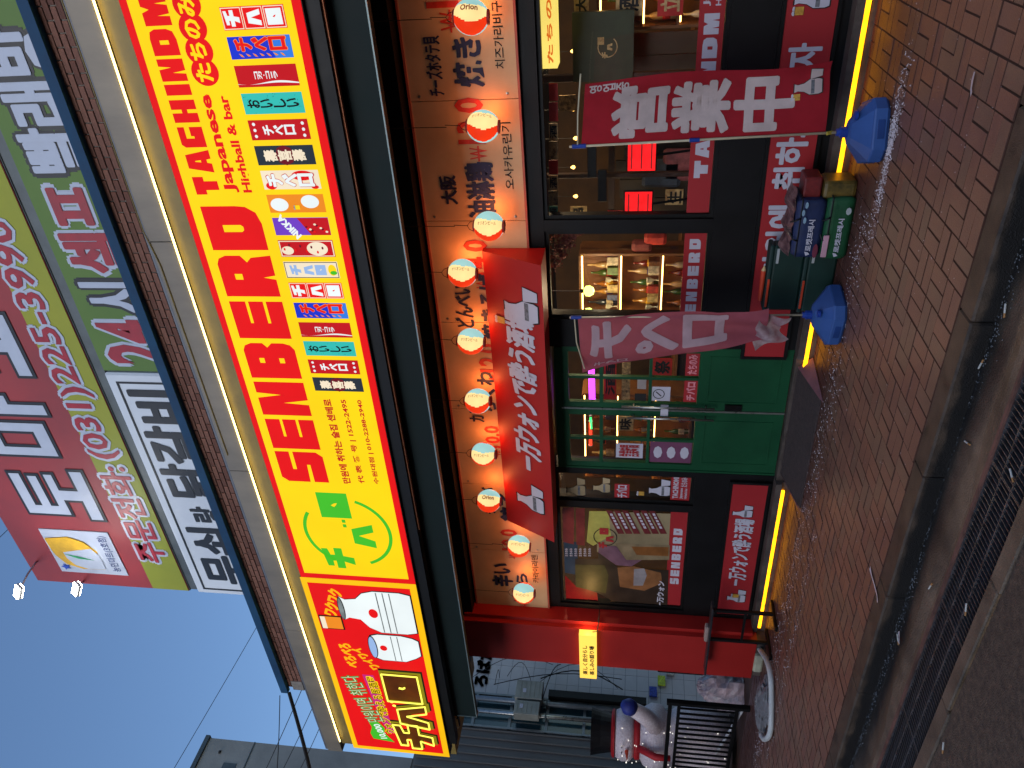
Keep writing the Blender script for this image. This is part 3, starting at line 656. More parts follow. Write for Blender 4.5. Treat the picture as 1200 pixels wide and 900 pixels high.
# small hanging-banner prints
def star(a, b, r): return ELL(a, b, r, r, 8)
def panel(i, kind):
    a0 = -.7375 - .1737 * i; a1 = a0 + .135; z0, z1 = 3.82, 4.245
    base = {'sq': er, 'bolt': ebl, 'cola': edr, 'teal': etl, 'flower': edr, 'dark': edk, 'cloud': ecr, 'orange': eo, 'purple': epu, 'wave': edr, 'cream': ecr}[kind]
    q = MB().quad((a0, SY - .004, z0), (a1, SY - .004, z0), (a1, SY - .004, z1), (a0, SY - .004, z1)).build('banner_print', base, sg)
    f1, f2, f3 = front(SY - .007), front(SY - .010), front(SY - .013); w = a1 - a0; X = lambda u: a0 + u * w; Zq = lambda v: z0 + v * (z1 - z0)
    if kind == 'sq':
        for k, ch in enumerate('チバロ'):
            t = 1 - (k + 1) / 3; SH([RC(X(.03), Zq(t + .01), X(.97), Zq(t + .325)), RC(X(.07), Zq(t + .022), X(.93), Zq(t + .312))], f1, ecr, q)
            GLY(ch, [(X(.16), Zq(t + .05), X(.86), Zq(t + .29))], f2, ew, q, table=KS)
    elif kind == 'bolt':
        SH([[(X(.0), Zq(0)), (X(1), Zq(0)), (X(1), Zq(.3)), (X(.6), Zq(.36)), (X(0), Zq(.28))]], f1, EM('lit_sky_blue', (50, 120, 220), 1), q)
        TX('チベロ', (X(.36), Zq(.06), X(.95), Zq(.9)), f3, er, q, bold=.04, vertical=True); TX('チベロ', (X(.33), Zq(.05), X(.98), Zq(.91)), f2, eo, q, bold=.075, vertical=True)
        for k in range(7): SH([[(X(.08 + .05 * (k % 2)), Zq(.12 + .11 * k)), (X(.2), Zq(.15 + .11 * k)), (X(.26), Zq(.2 + .11 * k)), (X(.12), Zq(.165 + .11 * k))]], f2, eo, q)
    elif kind == 'cola':
        TX('コカ・コーラ', (X(.36), Zq(.32), X(.72), Zq(.7)), f1, ew, q, bold=.03, vertical=True)
        n_ = 14; up = [(X(.12 + .16 * math.sin(k / n_ * 3.1 + .6) ** 2), Zq(k / n_)) for k in range(n_ + 1)]; SH([up + [(x_ - w * (.05 + .05 * math.sin(k * .4)), z_) for k, (x_, z_) in reversed(list(enumerate(up)))]], f1, ew, q, 'wave')
    elif kind == 'teal':
        TX('おいしい', (X(.3), Zq(.06), X(.72), Zq(.94)), f1, ebk, q, bold=.03, vertical=True)
        rnd = random.Random(i); V = MB()
        for k in range(34):
            x_, z_ = X(rnd.uniform(.03, .95)), Zq(rnd.uniform(.02, .97)); V.quad((x_, SY - .0065, z_), (x_ + .004, SY - .0065, z_), (x_ + .004, SY - .0065, z_ + .003), (x_, SY - .0065, z_ + .003))
        tag(V.build('speckle', ebk, q), kind='stuff')
    elif kind == 'flower':
        TX('チベロ', (X(.25), Zq(.22), X(.75), Zq(.78)), f1, ew, q, bold=.03, vertical=True)
        for zz_ in (.09, .91):
            SH([star(X(u), Zq(zz_), .0115) for u in (.2, .5, .8)], f1, ew, q)
    elif kind == 'dark':
        SH([ELL(X(.5), Zq(.5), w * .52, w * .52, 8)], f1, emr, q); TX('壽喜壽', (X(.2), Zq(.13), X(.8), Zq(.87)), f2, ecr, q, bold=.02, vertical=True)
    elif kind == 'cloud':
        SH([ELL(X(.2), Zq(.86), w * .2, w * .3)], f1, er, q); SH([ELL(X(.72), Zq(.28), w * .26, w * .6)], f1, er, q); SH([ELL(X(.1), Zq(.1), w * .1, w * .2)], f1, er, q)
        TX('チベロ', (X(.15), Zq(.08), X(.85), Zq(.92)), f3, ew, q, bold=.05, vertical=True); TX('チベロ', (X(.12), Zq(.065), X(.88), Zq(.935)), f2, edr, q, bold=.075, vertical=True)
    elif kind == 'orange':
        for a_, b_ in ((.45, .8), (.6, .25)):
            SH([ELL(X(a_), Zq(b_), w * .36, w * .5)], f1, ew, q, 'white_shape')
        mug(f2, X(.3), Zq(.5), .045, q, ey)
    elif kind == 'purple':
        SH([[(X(0), Zq(.0)), (X(.98), Zq(0)), (X(.98), Zq(.55)), (X(0), Zq(.35))]], f1, edr, q)
        TX('NIKKA', (X(-.28), Zq(.66), X(1.28), Zq(.79)), f2, ew, q, bold=.05, rot=math.radians(38))
        for k in range(12): SH([ELL(X(.2 + .07 * (k % 7)), Zq(.06 + .032 * k), .008, .011, 7)], f2, (ecr, er, emr)[k % 3], q)
    elif kind == 'wave':
        SH([RC(X(.04), Zq(.01), X(.96), Zq(.99)), RC(X(.09), Zq(.03), X(.91), Zq(.97))], f1, ecr, q); SH([ELL(X(.5), Zq(.3), w * .4, w * .6)], f2, ecr, q); SH([ELL(X(.4), Zq(.85), w * .25, w * .35)], f2, ecr, q)
        for k in range(9): SH([ELL(X(.25 + .06 * ((k * 5) % 9)), Zq(.1 + .1 * k), .012, .008, 7)], f3, emr if k % 2 else er, q)
    elif kind == 'cream':
        SH([RC(X(.02), Zq(.01), X(.98), Zq(.99)), RC(X(.06), Zq(.022), X(.94), Zq(.978))], f1, ebk, q)
        for k, ch in enumerate('チバロ'):
            t = .93 - (k + 1) * .235; GLY(ch, [(X(.2), Zq(t), X(.82), Zq(t + .2))], f2, elb, q, table=KS)
        SH([ELL(X(.5), Zq(.11), w * .34, w * .24)], f2, ey, q); SH([ELL(X(.35), Zq(.09), w * .12, w * .2)], f3, eg, q)
for i, k in enumerate(['sq', 'bolt', 'cola', 'teal', 'flower', 'dark', 'cloud', 'orange', 'purple', 'wave', 'cream', 'sq', 'bolt', 'cola', 'teal', 'flower', 'dark']): panel(i, k)
# ---- red end sign
rs = thing('light_box_sign', 'red lit sign with yellow border and neon katakana left of the yellow sign', 'sign', (-7.4, SY, 3.7))
MB().box(-8.93, -5.852, SY + .006, -1.16, 3.70, 4.93).build('case', mcase, rs)
MB().box(-8.93, -5.852, SY, SY + .005, 3.705, 4.925).build('border', EM('lit_amber', (250, 190, 10), 1), rs)
MB().box(-8.86, -5.92, SY - .003, SY - .001, 3.775, 4.86).build('face', er, rs)
# neon katakana: dark letter bodies, black shadow, glowing tube outlines
eneo = EM('neon_yellow', (250, 244, 90), 1.5, var=.02); ebr = EM('lit_brown', (88, 40, 4), .9, var=.3, scale=5)
ebl2 = EM('lit_shadow', (30, 34, 10), .5)
for ch, bx in (('ロ', (-7.83, 3.89, -7.33, 4.30)), ('バ', (-8.33, 3.87, -7.88, 4.27)), ('チ', (-8.76, 3.86, -8.28, 4.32))):
    lp = KS[ch][0]; big = (bx[0] - .035, bx[1] - .04, bx[2] + .035, bx[3] + .035)
    SH([tobox(lp, (big[0] + .02, big[1] - .02, big[2] + .03, big[3]))], Lf(0), ebl2, rs, 'letter_shadow'); SH([tobox(lp, big)], front(SY - .006), EM('lit_olive', (140, 130, 20), .9), rs, 'letter_edge'); SH([tobox(lp, bx)], front(SY - .008), ebr, rs, 'letter_body')
    pts = tobox(lp, bx); pts = pts + [pts[0]]; tb = MB()
    for k in range(len(pts) - 1): tb.tube([(pts[k][0], SY - .03, pts[k][1]), (pts[k + 1][0], SY - .03, pts[k + 1][1])], .0095, 6)
    tb.tube([(p[0], SY - .03, p[1]) for p in pts[:2]], .0095, 6); tb.build('neon_tube', eneo, rs)
MB().tube([(-7.55, SY - .03, 4.06), (-7.57, SY - .03, 4.09), (-7.56, SY - .03, 4.13)], .012, 6).build('neon_tube', eneo, rs)
SH([ELL(-7.93, 4.245, .022, .022)], Lf(3), eneo, rs, 'dot'); SH([ELL(-7.86, 4.265, .022, .022)], Lf(3), eneo, rs, 'dot')
E8 = crop(390, 770, 7.5)
SH([[(-8.66, 4.62), (-8.55, 4.64), (-8.42, 4.60), (-8.33, 4.62), (-8.30, 4.50), (-8.42, 4.44), (-8.52, 4.46), (-8.70, 4.36)]], front(SY - .011), eg, rs, 'ribbon')
TX('10,000', (-8.64, 4.45, -8.34, 4.55), Lf(2), ew, rs, bold=.03, rot=math.radians(10))
TX('만원이면 취한다', (-8.32, 4.50, -7.42, 4.73), Lf(1), EM('lit_leaf', (40, 130, 50), .9), rs, bold=.07, rot=math.radians(11)); TX('만원이면 취한다', (-8.31, 4.51, -7.43, 4.72), Lf(2), EM('lit_mint', (205, 215, 170), .95), rs, bold=.0, rot=math.radians(11))
SH([[(-8.52, 4.33), (-7.40, 4.41), (-7.40, 4.54), (-8.30, 4.46), (-8.52, 4.40)]], Lf(0), emg, rs, 'stripe')
TX('ウォンで酔える居酒屋', (-8.52, 4.36, -7.42, 4.47), Lf(2), EM('lit_ink2', (20, 16, 10), .5), rs, bold=.005, rot=math.radians(3)); TX('ウォンで酔える居酒屋', (-8.53, 4.35, -7.41, 4.48), Lf(1), ey, rs, bold=.06, rot=math.radians(3))
# generic white prints (plain stand-ins) and a beer glass
ebg = EM('lit_grey', (120, 128, 128), .8, var=.5, scale=6)
def grow(lp, e):
    cx = sum(q[0] for q in lp) / len(lp); cz = sum(q[1] for q in lp) / len(lp); R = max(math.hypot(x - cx, z - cz) for x, z in lp); return [(cx + (x - cx) * (1 + e / R), cz + (z - cz) * (1 + e / R)) for x, z in lp]
jug = [(-6.60, 3.79), (-6.02, 3.79), (-5.99, 3.90), (-5.99, 4.18), (-6.03, 4.30), (-6.12, 4.38), (-6.14, 4.50), (-6.10, 4.56), (-6.46, 4.56), (-6.42, 4.50), (-6.44, 4.38), (-6.56, 4.30), (-6.63, 4.18), (-6.63, 3.90)]
bowl = [(-6.98, 3.80), (-6.74, 3.80), (-6.70, 3.86), (-6.62 - .05, 3.98), (-6.67, 4.24), (-6.70, 4.32), (-7.06, 4.32), (-7.10, 4.24), (-7.10, 3.98), (-7.03, 3.86)]
for lp in (jug, bowl): SH([grow(lp, .018)], Lf(0), ebk, rs, 'shape_outline'); SH([lp], Lf(1), ew, rs, 'ceramic_jug' if lp is jug else 'ceramic_cup')
SH([ELL(-6.28, 4.56, .18, .035)], Lf(2), ebk, rs, 'jug_mouth'); SH([ELL(-6.28, 4.56, .165, .026)], Lf(3), ebg, rs, 'jug_mouth')
SH([ELL(-6.88, 4.32, .19, .05)], Lf(2), ebk, rs, 'cup_mouth'); SH([ELL(-6.88, 4.32, .175, .04)], Lf(3), elb, rs, 'cup_mouth')
for k in range(3): SH([[(-6.62, 4.0 + .07 * k), (-6.0, 4.0 + .07 * k), (-6.0, 4.012 + .07 * k), (-6.62, 4.012 + .07 * k)]], Lf(2), ebg, rs, 'jug_band')
for k in range(2): SH([[(-7.09, 4.02 + .07 * k), (-6.68, 4.02 + .07 * k), (-6.68, 4.03 + .07 * k), (-7.09, 4.03 + .07 * k)]], Lf(2), ebg, rs, 'cup_band')
SH([ELL(-6.32, 4.22, .07, .05)], Lf(3), er, rs, 'jug_spot'); SH([ELL(-6.88, 4.2, .045, .04)], Lf(3), er, rs, 'cup_spot')
SH([RC(-6.62, 4.58, -6.40, 4.84)], Lf(3), ebk, rs, 'glass_outline'); SH([RC(-6.605, 4.595, -6.415, 4.825)], Lf(4), eo, rs, 'beer_glass'); SH([RC(-6.605, 4.77, -6.415, 4.825)], Lf(5), ecr, rs, 'beer_foam')
for s_, bx, r_ in (('ワクワク', (-6.42, 4.56, -5.98, 4.72), -.35), ('ワイワイ', (-7.3, 4.38, -6.9, 4.50), .5), ('べろべろ', (-7.28, 4.56, -6.86, 4.70), .1)):
    TX(s_, bx, Lf(1), EM('lit_amber2', (248, 176, 10), 1), rs, bold=.06, rot=r_)
# ================================================================ signs over the roof
UY = -.8
mur = M('sign_red_vinyl', (150, 46, 50), rough=.55, rgb2=(122, 38, 44), scale=.6, coat=.0)
mug_ = M('sign_green_vinyl', (88, 116, 46), rough=.55, rgb2=(72, 104, 30), scale=.7, coat=.0)
muo = M('sign_olive_vinyl', (142, 144, 34), rough=.55, rgb2=(118, 128, 22), scale=.5, coat=.0)
muw = M('sign_white_face', (206, 212, 220), rough=.5, rgb2=(180, 188, 200), scale=.6, coat=.0); mudr = M('letter_dark_red', (150, 22, 40), rough=.4); muwl = M('letter_white', (166, 174, 192), rough=.35, var=.03); mubk = M('letter_black', (24, 26, 30), rough=.4)
mpost = M('sign_frame_steel', (84, 90, 92), rough=.5, metal=.3)
up = [ (0, 0)]
def UB(bl, tr): return PB(bl, tr, UY)
us = thing('roof_sign', 'big red and olive roof sign with white Korean letters and a leaf emblem', 'sign', (-4, UY, 6.68))
MB().box(-6.80, 1.8, UY + .01, UY + .30, 6.70, 8.70).build('case', mpost, us)
MB().box(-6.80, 1.8, UY, UY + .009, 6.71, 8.70).build('face', mur, us)
U1 = lambda k: front(UY - .004 - .004 * k)
# olive strip boundary (right part slopes up like the photo: red field ends)
zo = P(180, 690, UY).z; zo2 = P(0, 295, UY).z
SH([[(-6.795, 6.715), (1.79, 6.715), (1.79, 8.69), (P(0, 240, UY).x, 8.69), (P(0, 260, UY).x, P(0, 260, UY).z), (P(18, 300, UY).x, P(18, 300, UY).z), (P(0, 0, UY).x * 0 - 3.0, zo), (-6.795, zo)]], U1(0), muo, us, 'olive_field') if False else SH([RC(-6.795, 6.715, 1.79, zo)], U1(0), muo, us, 'olive_field')
SH([[(P(0, 295, UY).x, zo), (1.79, zo), (1.79, 8.69), (P(0, 200, UY).x, 8.69)]], U1(0), muo, us, 'olive_field')
C3 = crop(0, 450, 4); C2 = crop(0, 225, 4); C0 = crop(0, 520, 4.286); C1 = crop(0, 150, 3)
# 토마토: block letters from bars with a dark outline
def bars(bx, rects, k, m, par, grow=0.0, name='lettering'):
    a0, b0, a1, b1 = bx; mb = MB()
    for j, (u0, v0, u1, v1) in enumerate(rects):
        mb.quad(*[(a0 + u * (a1 - a0) + gx_, UY - .004 - k * .004 - j * .0002, b0 + v * (b1 - b0) + gz_) for u, v, gx_, gz_ in ((u0, v0, -grow, -grow), (u1, v0, grow, -grow), (u1, v1, grow, grow), (u0, v1, -grow, grow))])
    return mb.build(name, m, par)
TO = [(.08, .42, .26, 1), (.08, .86, .92, 1), (.08, .64, .88, .76), (.08, .42, .92, .53), (.40, .1, .60, .42), (0, 0, 1, .16)]
MA = [(0, .12, .15, .9), (.45, .12, .6, .9), (0, .12, .6, .28), (0, .74, .6, .9), (.76, 0, .93, 1), (.9, .42, 1.08, .58)]
bt = UB(C3(490, 635), C3(30, 395)); tb_ = bt[3]; hb = bt[3] - bt[1]
pit = P(*C3(150, 330), UY).x
for bx, g in ((bt, TO), ((P(70, 534, UY).x, bt[1] + .05, P(60, 470, UY).x, bt[3] + .1), MA), ((P(45, 440, UY).x, bt[1], P(20, 385, UY).x + .15, bt[3]), TO), ((P(25, 375, UY).x + .2, bt[1] + .1, P(10, 320, UY).x + .2, bt[3]), MA)):
    bars(bx, g, 1, mubk, us, .035, 'letter_outline'); bars(bx, g, 2, muwl, us)
# white logo patch with leaf
lb_ = UB(C3(605, 895), C3(182, 675)); q = MB().box(lb_[0], lb_[2], UY - .012, UY - .002, lb_[1], lb_[3]).build('emblem_panel', muwl, us)
f_ = front(UY - .016); cx_, cz_ = (lb_[0] + lb_[2]) / 2, (lb_[1] + lb_[3]) / 2 + .1; w_l = (lb_[2] - lb_[0]); h_l = (lb_[3] - lb_[1])
mgold = M('gold_print', (206, 160, 30), rough=.4, var=.2, scale=3)
leaf_ = lambda s, da, db: [(cx_ + da + s * w_l * a, cz_ + db + s * h_l * b) for a, b in ((-.38, -.32), (-.40, .02), (-.30, .24), (-.1, .34), (.30, .36), (.36, .0), (.26, -.2), (.05, -.32))]
SH([leaf_(1, 0, 0)], f_, mgold, q, 'leaf'); SH([leaf_(.78, -.05, -.07)], front(UY - .02), muwl, q, 'leaf'); SH([[(cx_ + w_l * a, cz_ + h_l * b) for a, b in ((-.05, .34), (.30, .36), (.36, 0), (.26, -.2), (.12, -.27), (.05, 0))]], front(UY - .024), mgold, q, 'leaf')
SH([[(cx_ + w_l * a, cz_ + h_l * b) for a, b in ((-.16, -.24), (-.14, .0), (-.04, .2), (-.08, 0))]], front(UY - .024), M('leaf_green', (40, 150, 90), rough=.4), q, 'vein')
SH([[(lb_[0] + .14 * w_l + r_ * math.cos(math.pi / 2 + k * math.pi / 5) * .8, lb_[3] - .12 * h_l + r_ * math.sin(math.pi / 2 + k * math.pi / 5)) for k in range(10) for r_ in [(.07, .03)[k % 2]]]], front(UY - .024), M('star_blue', (40, 70, 170), rough=.4), q, 'star')
TX('농민마트(3호점)', (lb_[0] + .06, lb_[1] + .04, lb_[2] - .06, lb_[1] + .17), f_, M('navy_print', (30, 50, 110), rough=.5), q, bold=.01)
# phone line
s_all = UB((200, 658), (2, 225)); zt = UB((186, 640), (165, 640)); 
b1_ = UB(C3(800, 835), C3(525, 435)); zlo, zhi = P(*C3(800, 830), UY).z + .02, P(*C3(680, 750), UY).z
for m_, bo, k in ((muwl, .05, 1), (mudr, .018, 2)):
    pass
OUT('주문전화:', (P(*C3(760, 835), UY).x, zlo, P(*C3(570, 385), UY).x, zlo + .36), UY - .01, muwl, mudr, us)
OUT('(031)225-3990', (P(*C3(520, 350), UY).x, zlo, P(*C2(60, 125), UY).x, zlo + .36), UY - .01, muwl, mudr, us)
# gap bar
MB().box(-6.79, 1.8, UY + .02, UY + .25, 6.60, 6.70).build('lower_rail', mpost, us)
xs_ = P(119, 435, UY).x
ug = thing('roof_sign', 'green roof sign with dark red and white Korean letters above the blue beam', 'sign', (-1, UY, 5.45))
MB().box(xs_ + .01, 1.8, UY, UY + .28, 5.92, 6.585).build('face', mug_, ug)
MB().box(xs_ + .01, 1.8, UY + .02, UY + .2, 5.45, 5.915).build('lower_panel', mug_, ug)
ht = (5.84, 6.47)
def gw(s, px0, px1, m1, m2, b=.02, h=ht):
    bx = (P(*px0, UY).x, h[0], P(*px1, UY).x, h[1]); OUT(s, bx, UY - .004, m1, m2, ug, bold=b)
gw('24', (150, 426), (112, 374), muwl, mudr, .03); gw('시', (150, 366), (95, 330), mubk, muwl, .03); gw('셀프', (135, 320), (50, 215), muwl, mudr, .03); gw('빨래방', (95, 202), (8, 28), mubk, muwl, .03)
uw = thing('roof_sign', 'white roof sign with black rounded Korean letters above the blue beam', 'sign', (-5, UY, 5.45))
MB().box(-6.80, xs_ - .01, UY - .02, UY + .28, 5.45, 6.585, .02).build('face', muw, uw)
frm_ = MB(); ya_, yb_ = UY - .027, UY - .021
for (x0_, x1_, z0_, z1_) in ((-6.72, xs_ - .1, 6.47, 6.49), (-6.72, -6.70, 5.46, 6.47), (xs_ - .12, xs_ - .1, 5.46, 6.47)): frm_.box(x0_, x1_, ya_, yb_, z0_, z1_)
frm_.build('border_line', mubk, uw)
WF = front(UY - .026)
TX('무쇠', (-6.60, 5.86, P(225, 616, UY).x, 6.40), WF, mubk, uw, bold=.03); TX('랑', (P(235, 610, UY).x, 5.90, P(232, 592, UY).x, 6.26), WF, mubk, uw, bold=.03)
TX('닭갈비', (P(235, 582, UY).x, 5.86, P(165, 455, UY).x, 6.42), WF, mubk, uw, bold=.03)
MB().box(-6.82, -6.5, UY + .02, UY + .25, 5.3, 5.45).build('bracket', mpost, uw)
# roof slab behind signs, so nothing floats
part(MB().box(-8.2, 2.5, -.6, 6, 5.96, 6.0).box(-6.6, -6.5, UY + .3, UY + .4, 6.0, 8.6).box(-3.6, -3.5, UY + .3, UY + .4, 6.0, 8.6).box(-.6, -.5, UY + .3, UY + .4, 6.0, 8.6), 'roof', mpost)
# floodlights on arms
def flood(p0, p1, lab, k):
    t = thing('floodlight', lab, 'floodlight', tuple(p0), 'floodlights on arms in front of the roof sign')
    MB().tube([p0, ((p0[0] + p1[0]) / 2, (p0[1] + p1[1]) / 2, (p0[2] + p1[2]) / 2 + .02), p1], .011, 6).build('arm', M('pale_arm', (150, 160, 175), rough=.4, metal=.4), t)
    hd = MB().box(-.075, .075, -.022, .022, -.05, .05, .01).build('lamp_body', M('lamp_white', (200, 204, 210), rough=.4), t); hd.location = p1; hd.rotation_euler = (math.radians(-25), math.radians(20), math.radians(20))
    g_ = MB().box(-.066, .066, .0225, .026, -.042, .042).build('lamp_glass', EM('flood_white', (255, 250, 235), 60), hd); g_.matrix_parent_inverse = Matrix()
    g2 = MB().box(-.066, .066, -.026, -.0225, -.042, .042).build('lamp_glass', EM('flood_white', (255, 250, 235), 60), hd); g2.matrix_parent_inverse = Matrix()
    ld = bpy.data.lights.new('flood_lamp', 'SPOT'); ld.energy = 9; ld.specular_factor = .15; ld.spot_size = math.radians(120); ld.spot_blend = .8; ld.shadow_soft_size = .08; ld.color = (1, .96, .9)
    lo = bpy.data.objects.new('flood_lamp', ld); col.objects.link(lo); lo.location = p1 + Vector((0, -.25, .1)); lo.rotation_euler = Vector((.65, .8, -.2)).to_track_quat('-Z', 'Y').to_euler()
p1 = P(22, 693, -1.6); p0 = P(45, 655, UY + .1); flood(p0, p1, 'upper bright floodlight at the left edge of the roof sign, on a visible arm', 0)
p1 = P(90, 690, -1.35); p0 = P(100, 680, UY + .15); flood(p0, p1, 'lower bright floodlight just off the left edge of the roof sign', 1)
# ================================================================ menu board, lanterns, door sign
mbd = M('menu_board', (214, 184, 142), rough=.6, rgb2=(188, 156, 118), scale=1.5)
mnavy = M('navy_lettering', (40, 48, 84), rough=.6, var=.2, scale=20); mmr = M('red_lettering', (196, 56, 44), rough=.6, var=.15, scale=20)
mb_ = thing('menu_board', 'long cream menu board with Japanese dishes and prices above the windows', 'menu board', (-4.2, -.03, 2.57))
xs_b = [-7.66, -6.6, -5.5, -4.4, -3.3, -2.61, -1.52, -.43, .66, 1.75]
xs_b = [-7.66 + 1.0233 * i for i in range(10)]
MY = -.035
for i in range(9):
    p_ = MB().box(xs_b[i] + .003, xs_b[i + 1] - .003, MY, -.002, 2.575, 3.46).build('board_panel', mbd, mb_)
    for zq in (2.66, 3.38): MB().lathe([(.012, 0), (.012, .004), (0, .006)], 8).build('screw', mchrome, p_).matrix_basis = Matrix.Translation(Vector((xs_b[i] + .04, MY - .0, zq))) @ Matrix.Rotation(math.pi / 2, 4, 'X')
fr_ = MB(); frame(fr_, -7.68, 1.58, 2.555, 3.475, MY - .008, -.004, .018); fr_.build('board_frame', M('board_frame', (180, 90, 70), rough=.5), mb_)
BM = front(MY - .005)
def mt(s, x0, z0, x1, z1, m=mnavy, b=.03):
    if s[0] == '₩':
        w_ = (x1 - x0) * .2; TX('W', (x0, z0, x0 + w_, z0 + (z1 - z0) * .62), BM, m, mb_, bold=.01); zc = z0 + (z1 - z0) * .31
        MB().quad((x0 - .015, MY - .0055, zc - .008), (x0 + w_ + .015, MY - .0055, zc - .008), (x0 + w_ + .015, MY - .0055, zc + .008), (x0 - .015, MY - .0055, zc + .008)).build('lettering', m, mb_); s = s[1:]; x0 += w_ + .03
    TX(s, (x0, z0, x1, z1), BM, m, mb_, bold=b)
mt('チーズホタテ貝', -1.48, 3.16, -1.03, 3.30); mt('焼き', -1.42, 2.83, -1.05, 3.08); mt('치즈가리비구이', -1.29, 2.66, -.74, 2.74, mink, .008)
mt('₩17.0', -1.0, 2.98, -.35, 3.24, mmr, .02); mt('₩13.0', -2.0, 2.86, -1.5, 3.10, mmr, .03)
mt('大阪', -2.39, 3.15, -2.13, 3.30); mt('油淋鶏', -2.52, 2.82, -2.02, 3.07); mt('오사카유린기', -2.26, 2.65, -1.70, 2.73, mink, .008)
mt('₩14.0', -3.2, 2.93, -2.72, 3.15, mmr, .03)
mt('どんべい', -3.62, 3.12, -3.16, 3.30); mt('焼きそば', -3.75, 2.86, -3.05, 3.06); mt('₩12.0', -4.25, 2.9, -3.8, 3.12, mmr, .03)
mt('カラフル', -4.75, 3.12, -4.35, 3.28); mt('ちくわ', -4.62, 2.98, -4.12, 3.16); mt('₩10.0', -5.2, 2.98, -4.8, 3.14, mmr, .03)
mt('チャンバ', -6.05, 3.10, -5.65, 3.24); mt('餃子', -6.15, 2.86, -5.72, 3.06); mt('₩10.0', -6.75, 2.88, -6.28, 3.08, mmr, .03)
mt('辛い', -7.25, 2.98, -6.85, 3.24); mt('ら', -7.2, 2.8, -7.0, 2.94); mt('카라이라멘', -7.15, 2.66, -6.68, 2.74, mink, .008); mt('₩11.0', -7.6, 2.8, -7.3, 3.0, mmr, .03)
# lanterns
mlr = EM('lantern_red', (240, 56, 20), 1.0, var=.12, scale=5); mlb = EM('lantern_blue', (158, 206, 204), 1.0, var=.12, scale=5); mlc = EM('lantern_cream', (255, 222, 150), 1.08, var=.12, scale=5)
mcap = M('lantern_cap', (150, 24, 20), rough=.4); mstr = M('lantern_string', (20, 18, 18), rough=.8)
R_ = .122
def lantern_mesh():
    """paper ball of hoops, painted in three wavy bands"""
    n, mseg = 72, 30; vs = []; fs = []; mi = []
    for j in range(mseg + 1):
        t = math.pi * (.13 + .74 * j / mseg); rr = R_ * math.sin(t) * (1 + .012 * (j % 2)); z = -R_ * 1.06 * math.cos(t)
        for k in range(n): a = 2 * math.pi * k / n; vs.append((rr * math.cos(a), rr * math.sin(a), z))
    for j in range(mseg):
        for k in range(n):
            fs.append((j * n + k, j * n + (k + 1) % n, (j + 1) * n + (k + 1) % n, (j + 1) * n + k))
            a = 2 * math.pi * (k + .5) / n; u = math.cos(a + .0); side_ = math.sin(a); v = u + .28 * math.sin(math.pi * (j / mseg - .5)) * (1)
            # bands run from top to bottom around the ball: red | cream | blue
            ph = (math.degrees(a) + 18 * math.sin(math.pi * j / mseg * 1.2)) % 360
            mi.append(0 if ph < 62 or 180 <= ph < 235 else (1 if ph < 118 or 235 <= ph < 300 else 2))
    me = bpy.data.meshes.new('paper_body'); me.from_pydata(vs, [], fs); me.update()
    for m_ in (mlr, mlc, mlb): me.materials.append(m_)
    for p, q in zip(me.polygons, mi): p.material_index = q; p.use_smooth = True
    return me
lt = thing('paper_lantern', 'x', 'lantern', (0, 0, 0), 'round paper lanterns hanging in front of the menu board', baked=False)
bo_ = link('paper_body', lantern_mesh(), lt)
sph = lambda ang0: (lambda a, b: ((R_ + .004) * math.cos(a / R_) * math.cos(ang0 + b / R_), (R_ + .004) * math.cos(a / R_) * math.sin(ang0 + b / R_), -(R_ + .004) * 1.05 * math.sin(a / R_)))
TX('オリオンビール', (-.075, -.016, .075, .016), sph(math.radians(270)), mmr, bo_, bold=.012)
TX('Orion', (-.06, -.025, .06, .02), sph(math.radians(92)), mmr, bo_, bold=.03)
MB().lathe([(.052, 0), (.052, .018), (.045, .02)], 20, (0, 0, .112)).build('cap', mcap, lt); MB().lathe([(.052, 0), (.052, .018), (.04, .018), (.04, 0)], 20, (0, 0, -.132)).build('cap', mcap, lt)
MB().tube([(-.045, 0, .13), (-.03, 0, .165), (0, 0, .185), (.03, 0, .165), (.045, 0, .13)], .0025, 5).build('handle', mstr, lt)
MB().tube([(0, 0, .18), (.002, 0, .30)], .003, 5).build('hook', mstr, lt)
pos = [(552, 20), (566, 148), (573, 265), (542, 320), (552, 400), (560, 470), (567, 532), (573, 587), (608, 640), (614, 695)]
llab = ['low lantern at the right end, half over the price beside the cheese dish', 'low lantern second from the right, in front of the 13.0 price', 'low lantern third from the right, below the two big kanji lines', 'high lantern just right of the red door sign', 'high lantern over the right part of the red door sign', 'high lantern over the middle of the red door sign', 'high lantern left of the middle of the red door sign', 'high lantern over the left end of the red door sign', 'low lantern just left of the red door sign', 'low lantern farthest left, beside the red pillar']
rots = [200, 22, 22, 22, 22, 26, 18, 205, 26, 22]
for i, (px, py) in enumerate(pos):
    p = P(px, py, -.36); o = lt if i == 0 else dup(lt, (0, 0, 0))
    o.location = p; o.rotation_euler = (math.radians(random.uniform(-4, 4)), math.radians(random.uniform(-3, 3)), math.radians(rots[i] + random.uniform(-12, 12) + 25)); o['label'] = llab[i]
    st = MB().tube([(p.x, p.y, p.z + .29), (p.x + .004, p.y, 3.62)], .003, 4); tag(st.build('hanging_wire', mstr), 'thin black wire holding the %s' % llab[i].split(',')[0].replace('just ', ''), 'wire', 'wires of the lanterns')
    pl_ = bpy.data.lights.new('lantern_bulb', 'POINT'); pl_.energy = 1.7; pl_.color = (1, .25, .07); pl_.shadow_soft_size = .05
    lo = bpy.data.objects.new('lantern_bulb', pl_); col.objects.link(lo); lo.location = p + Vector((.03, .19, -.02))
for o in bpy.data.objects:
    if o.name.startswith('hanging_wire') and len(o['label'].split()) > 16: o['label'] = ' '.join(o['label'].split()[:16])
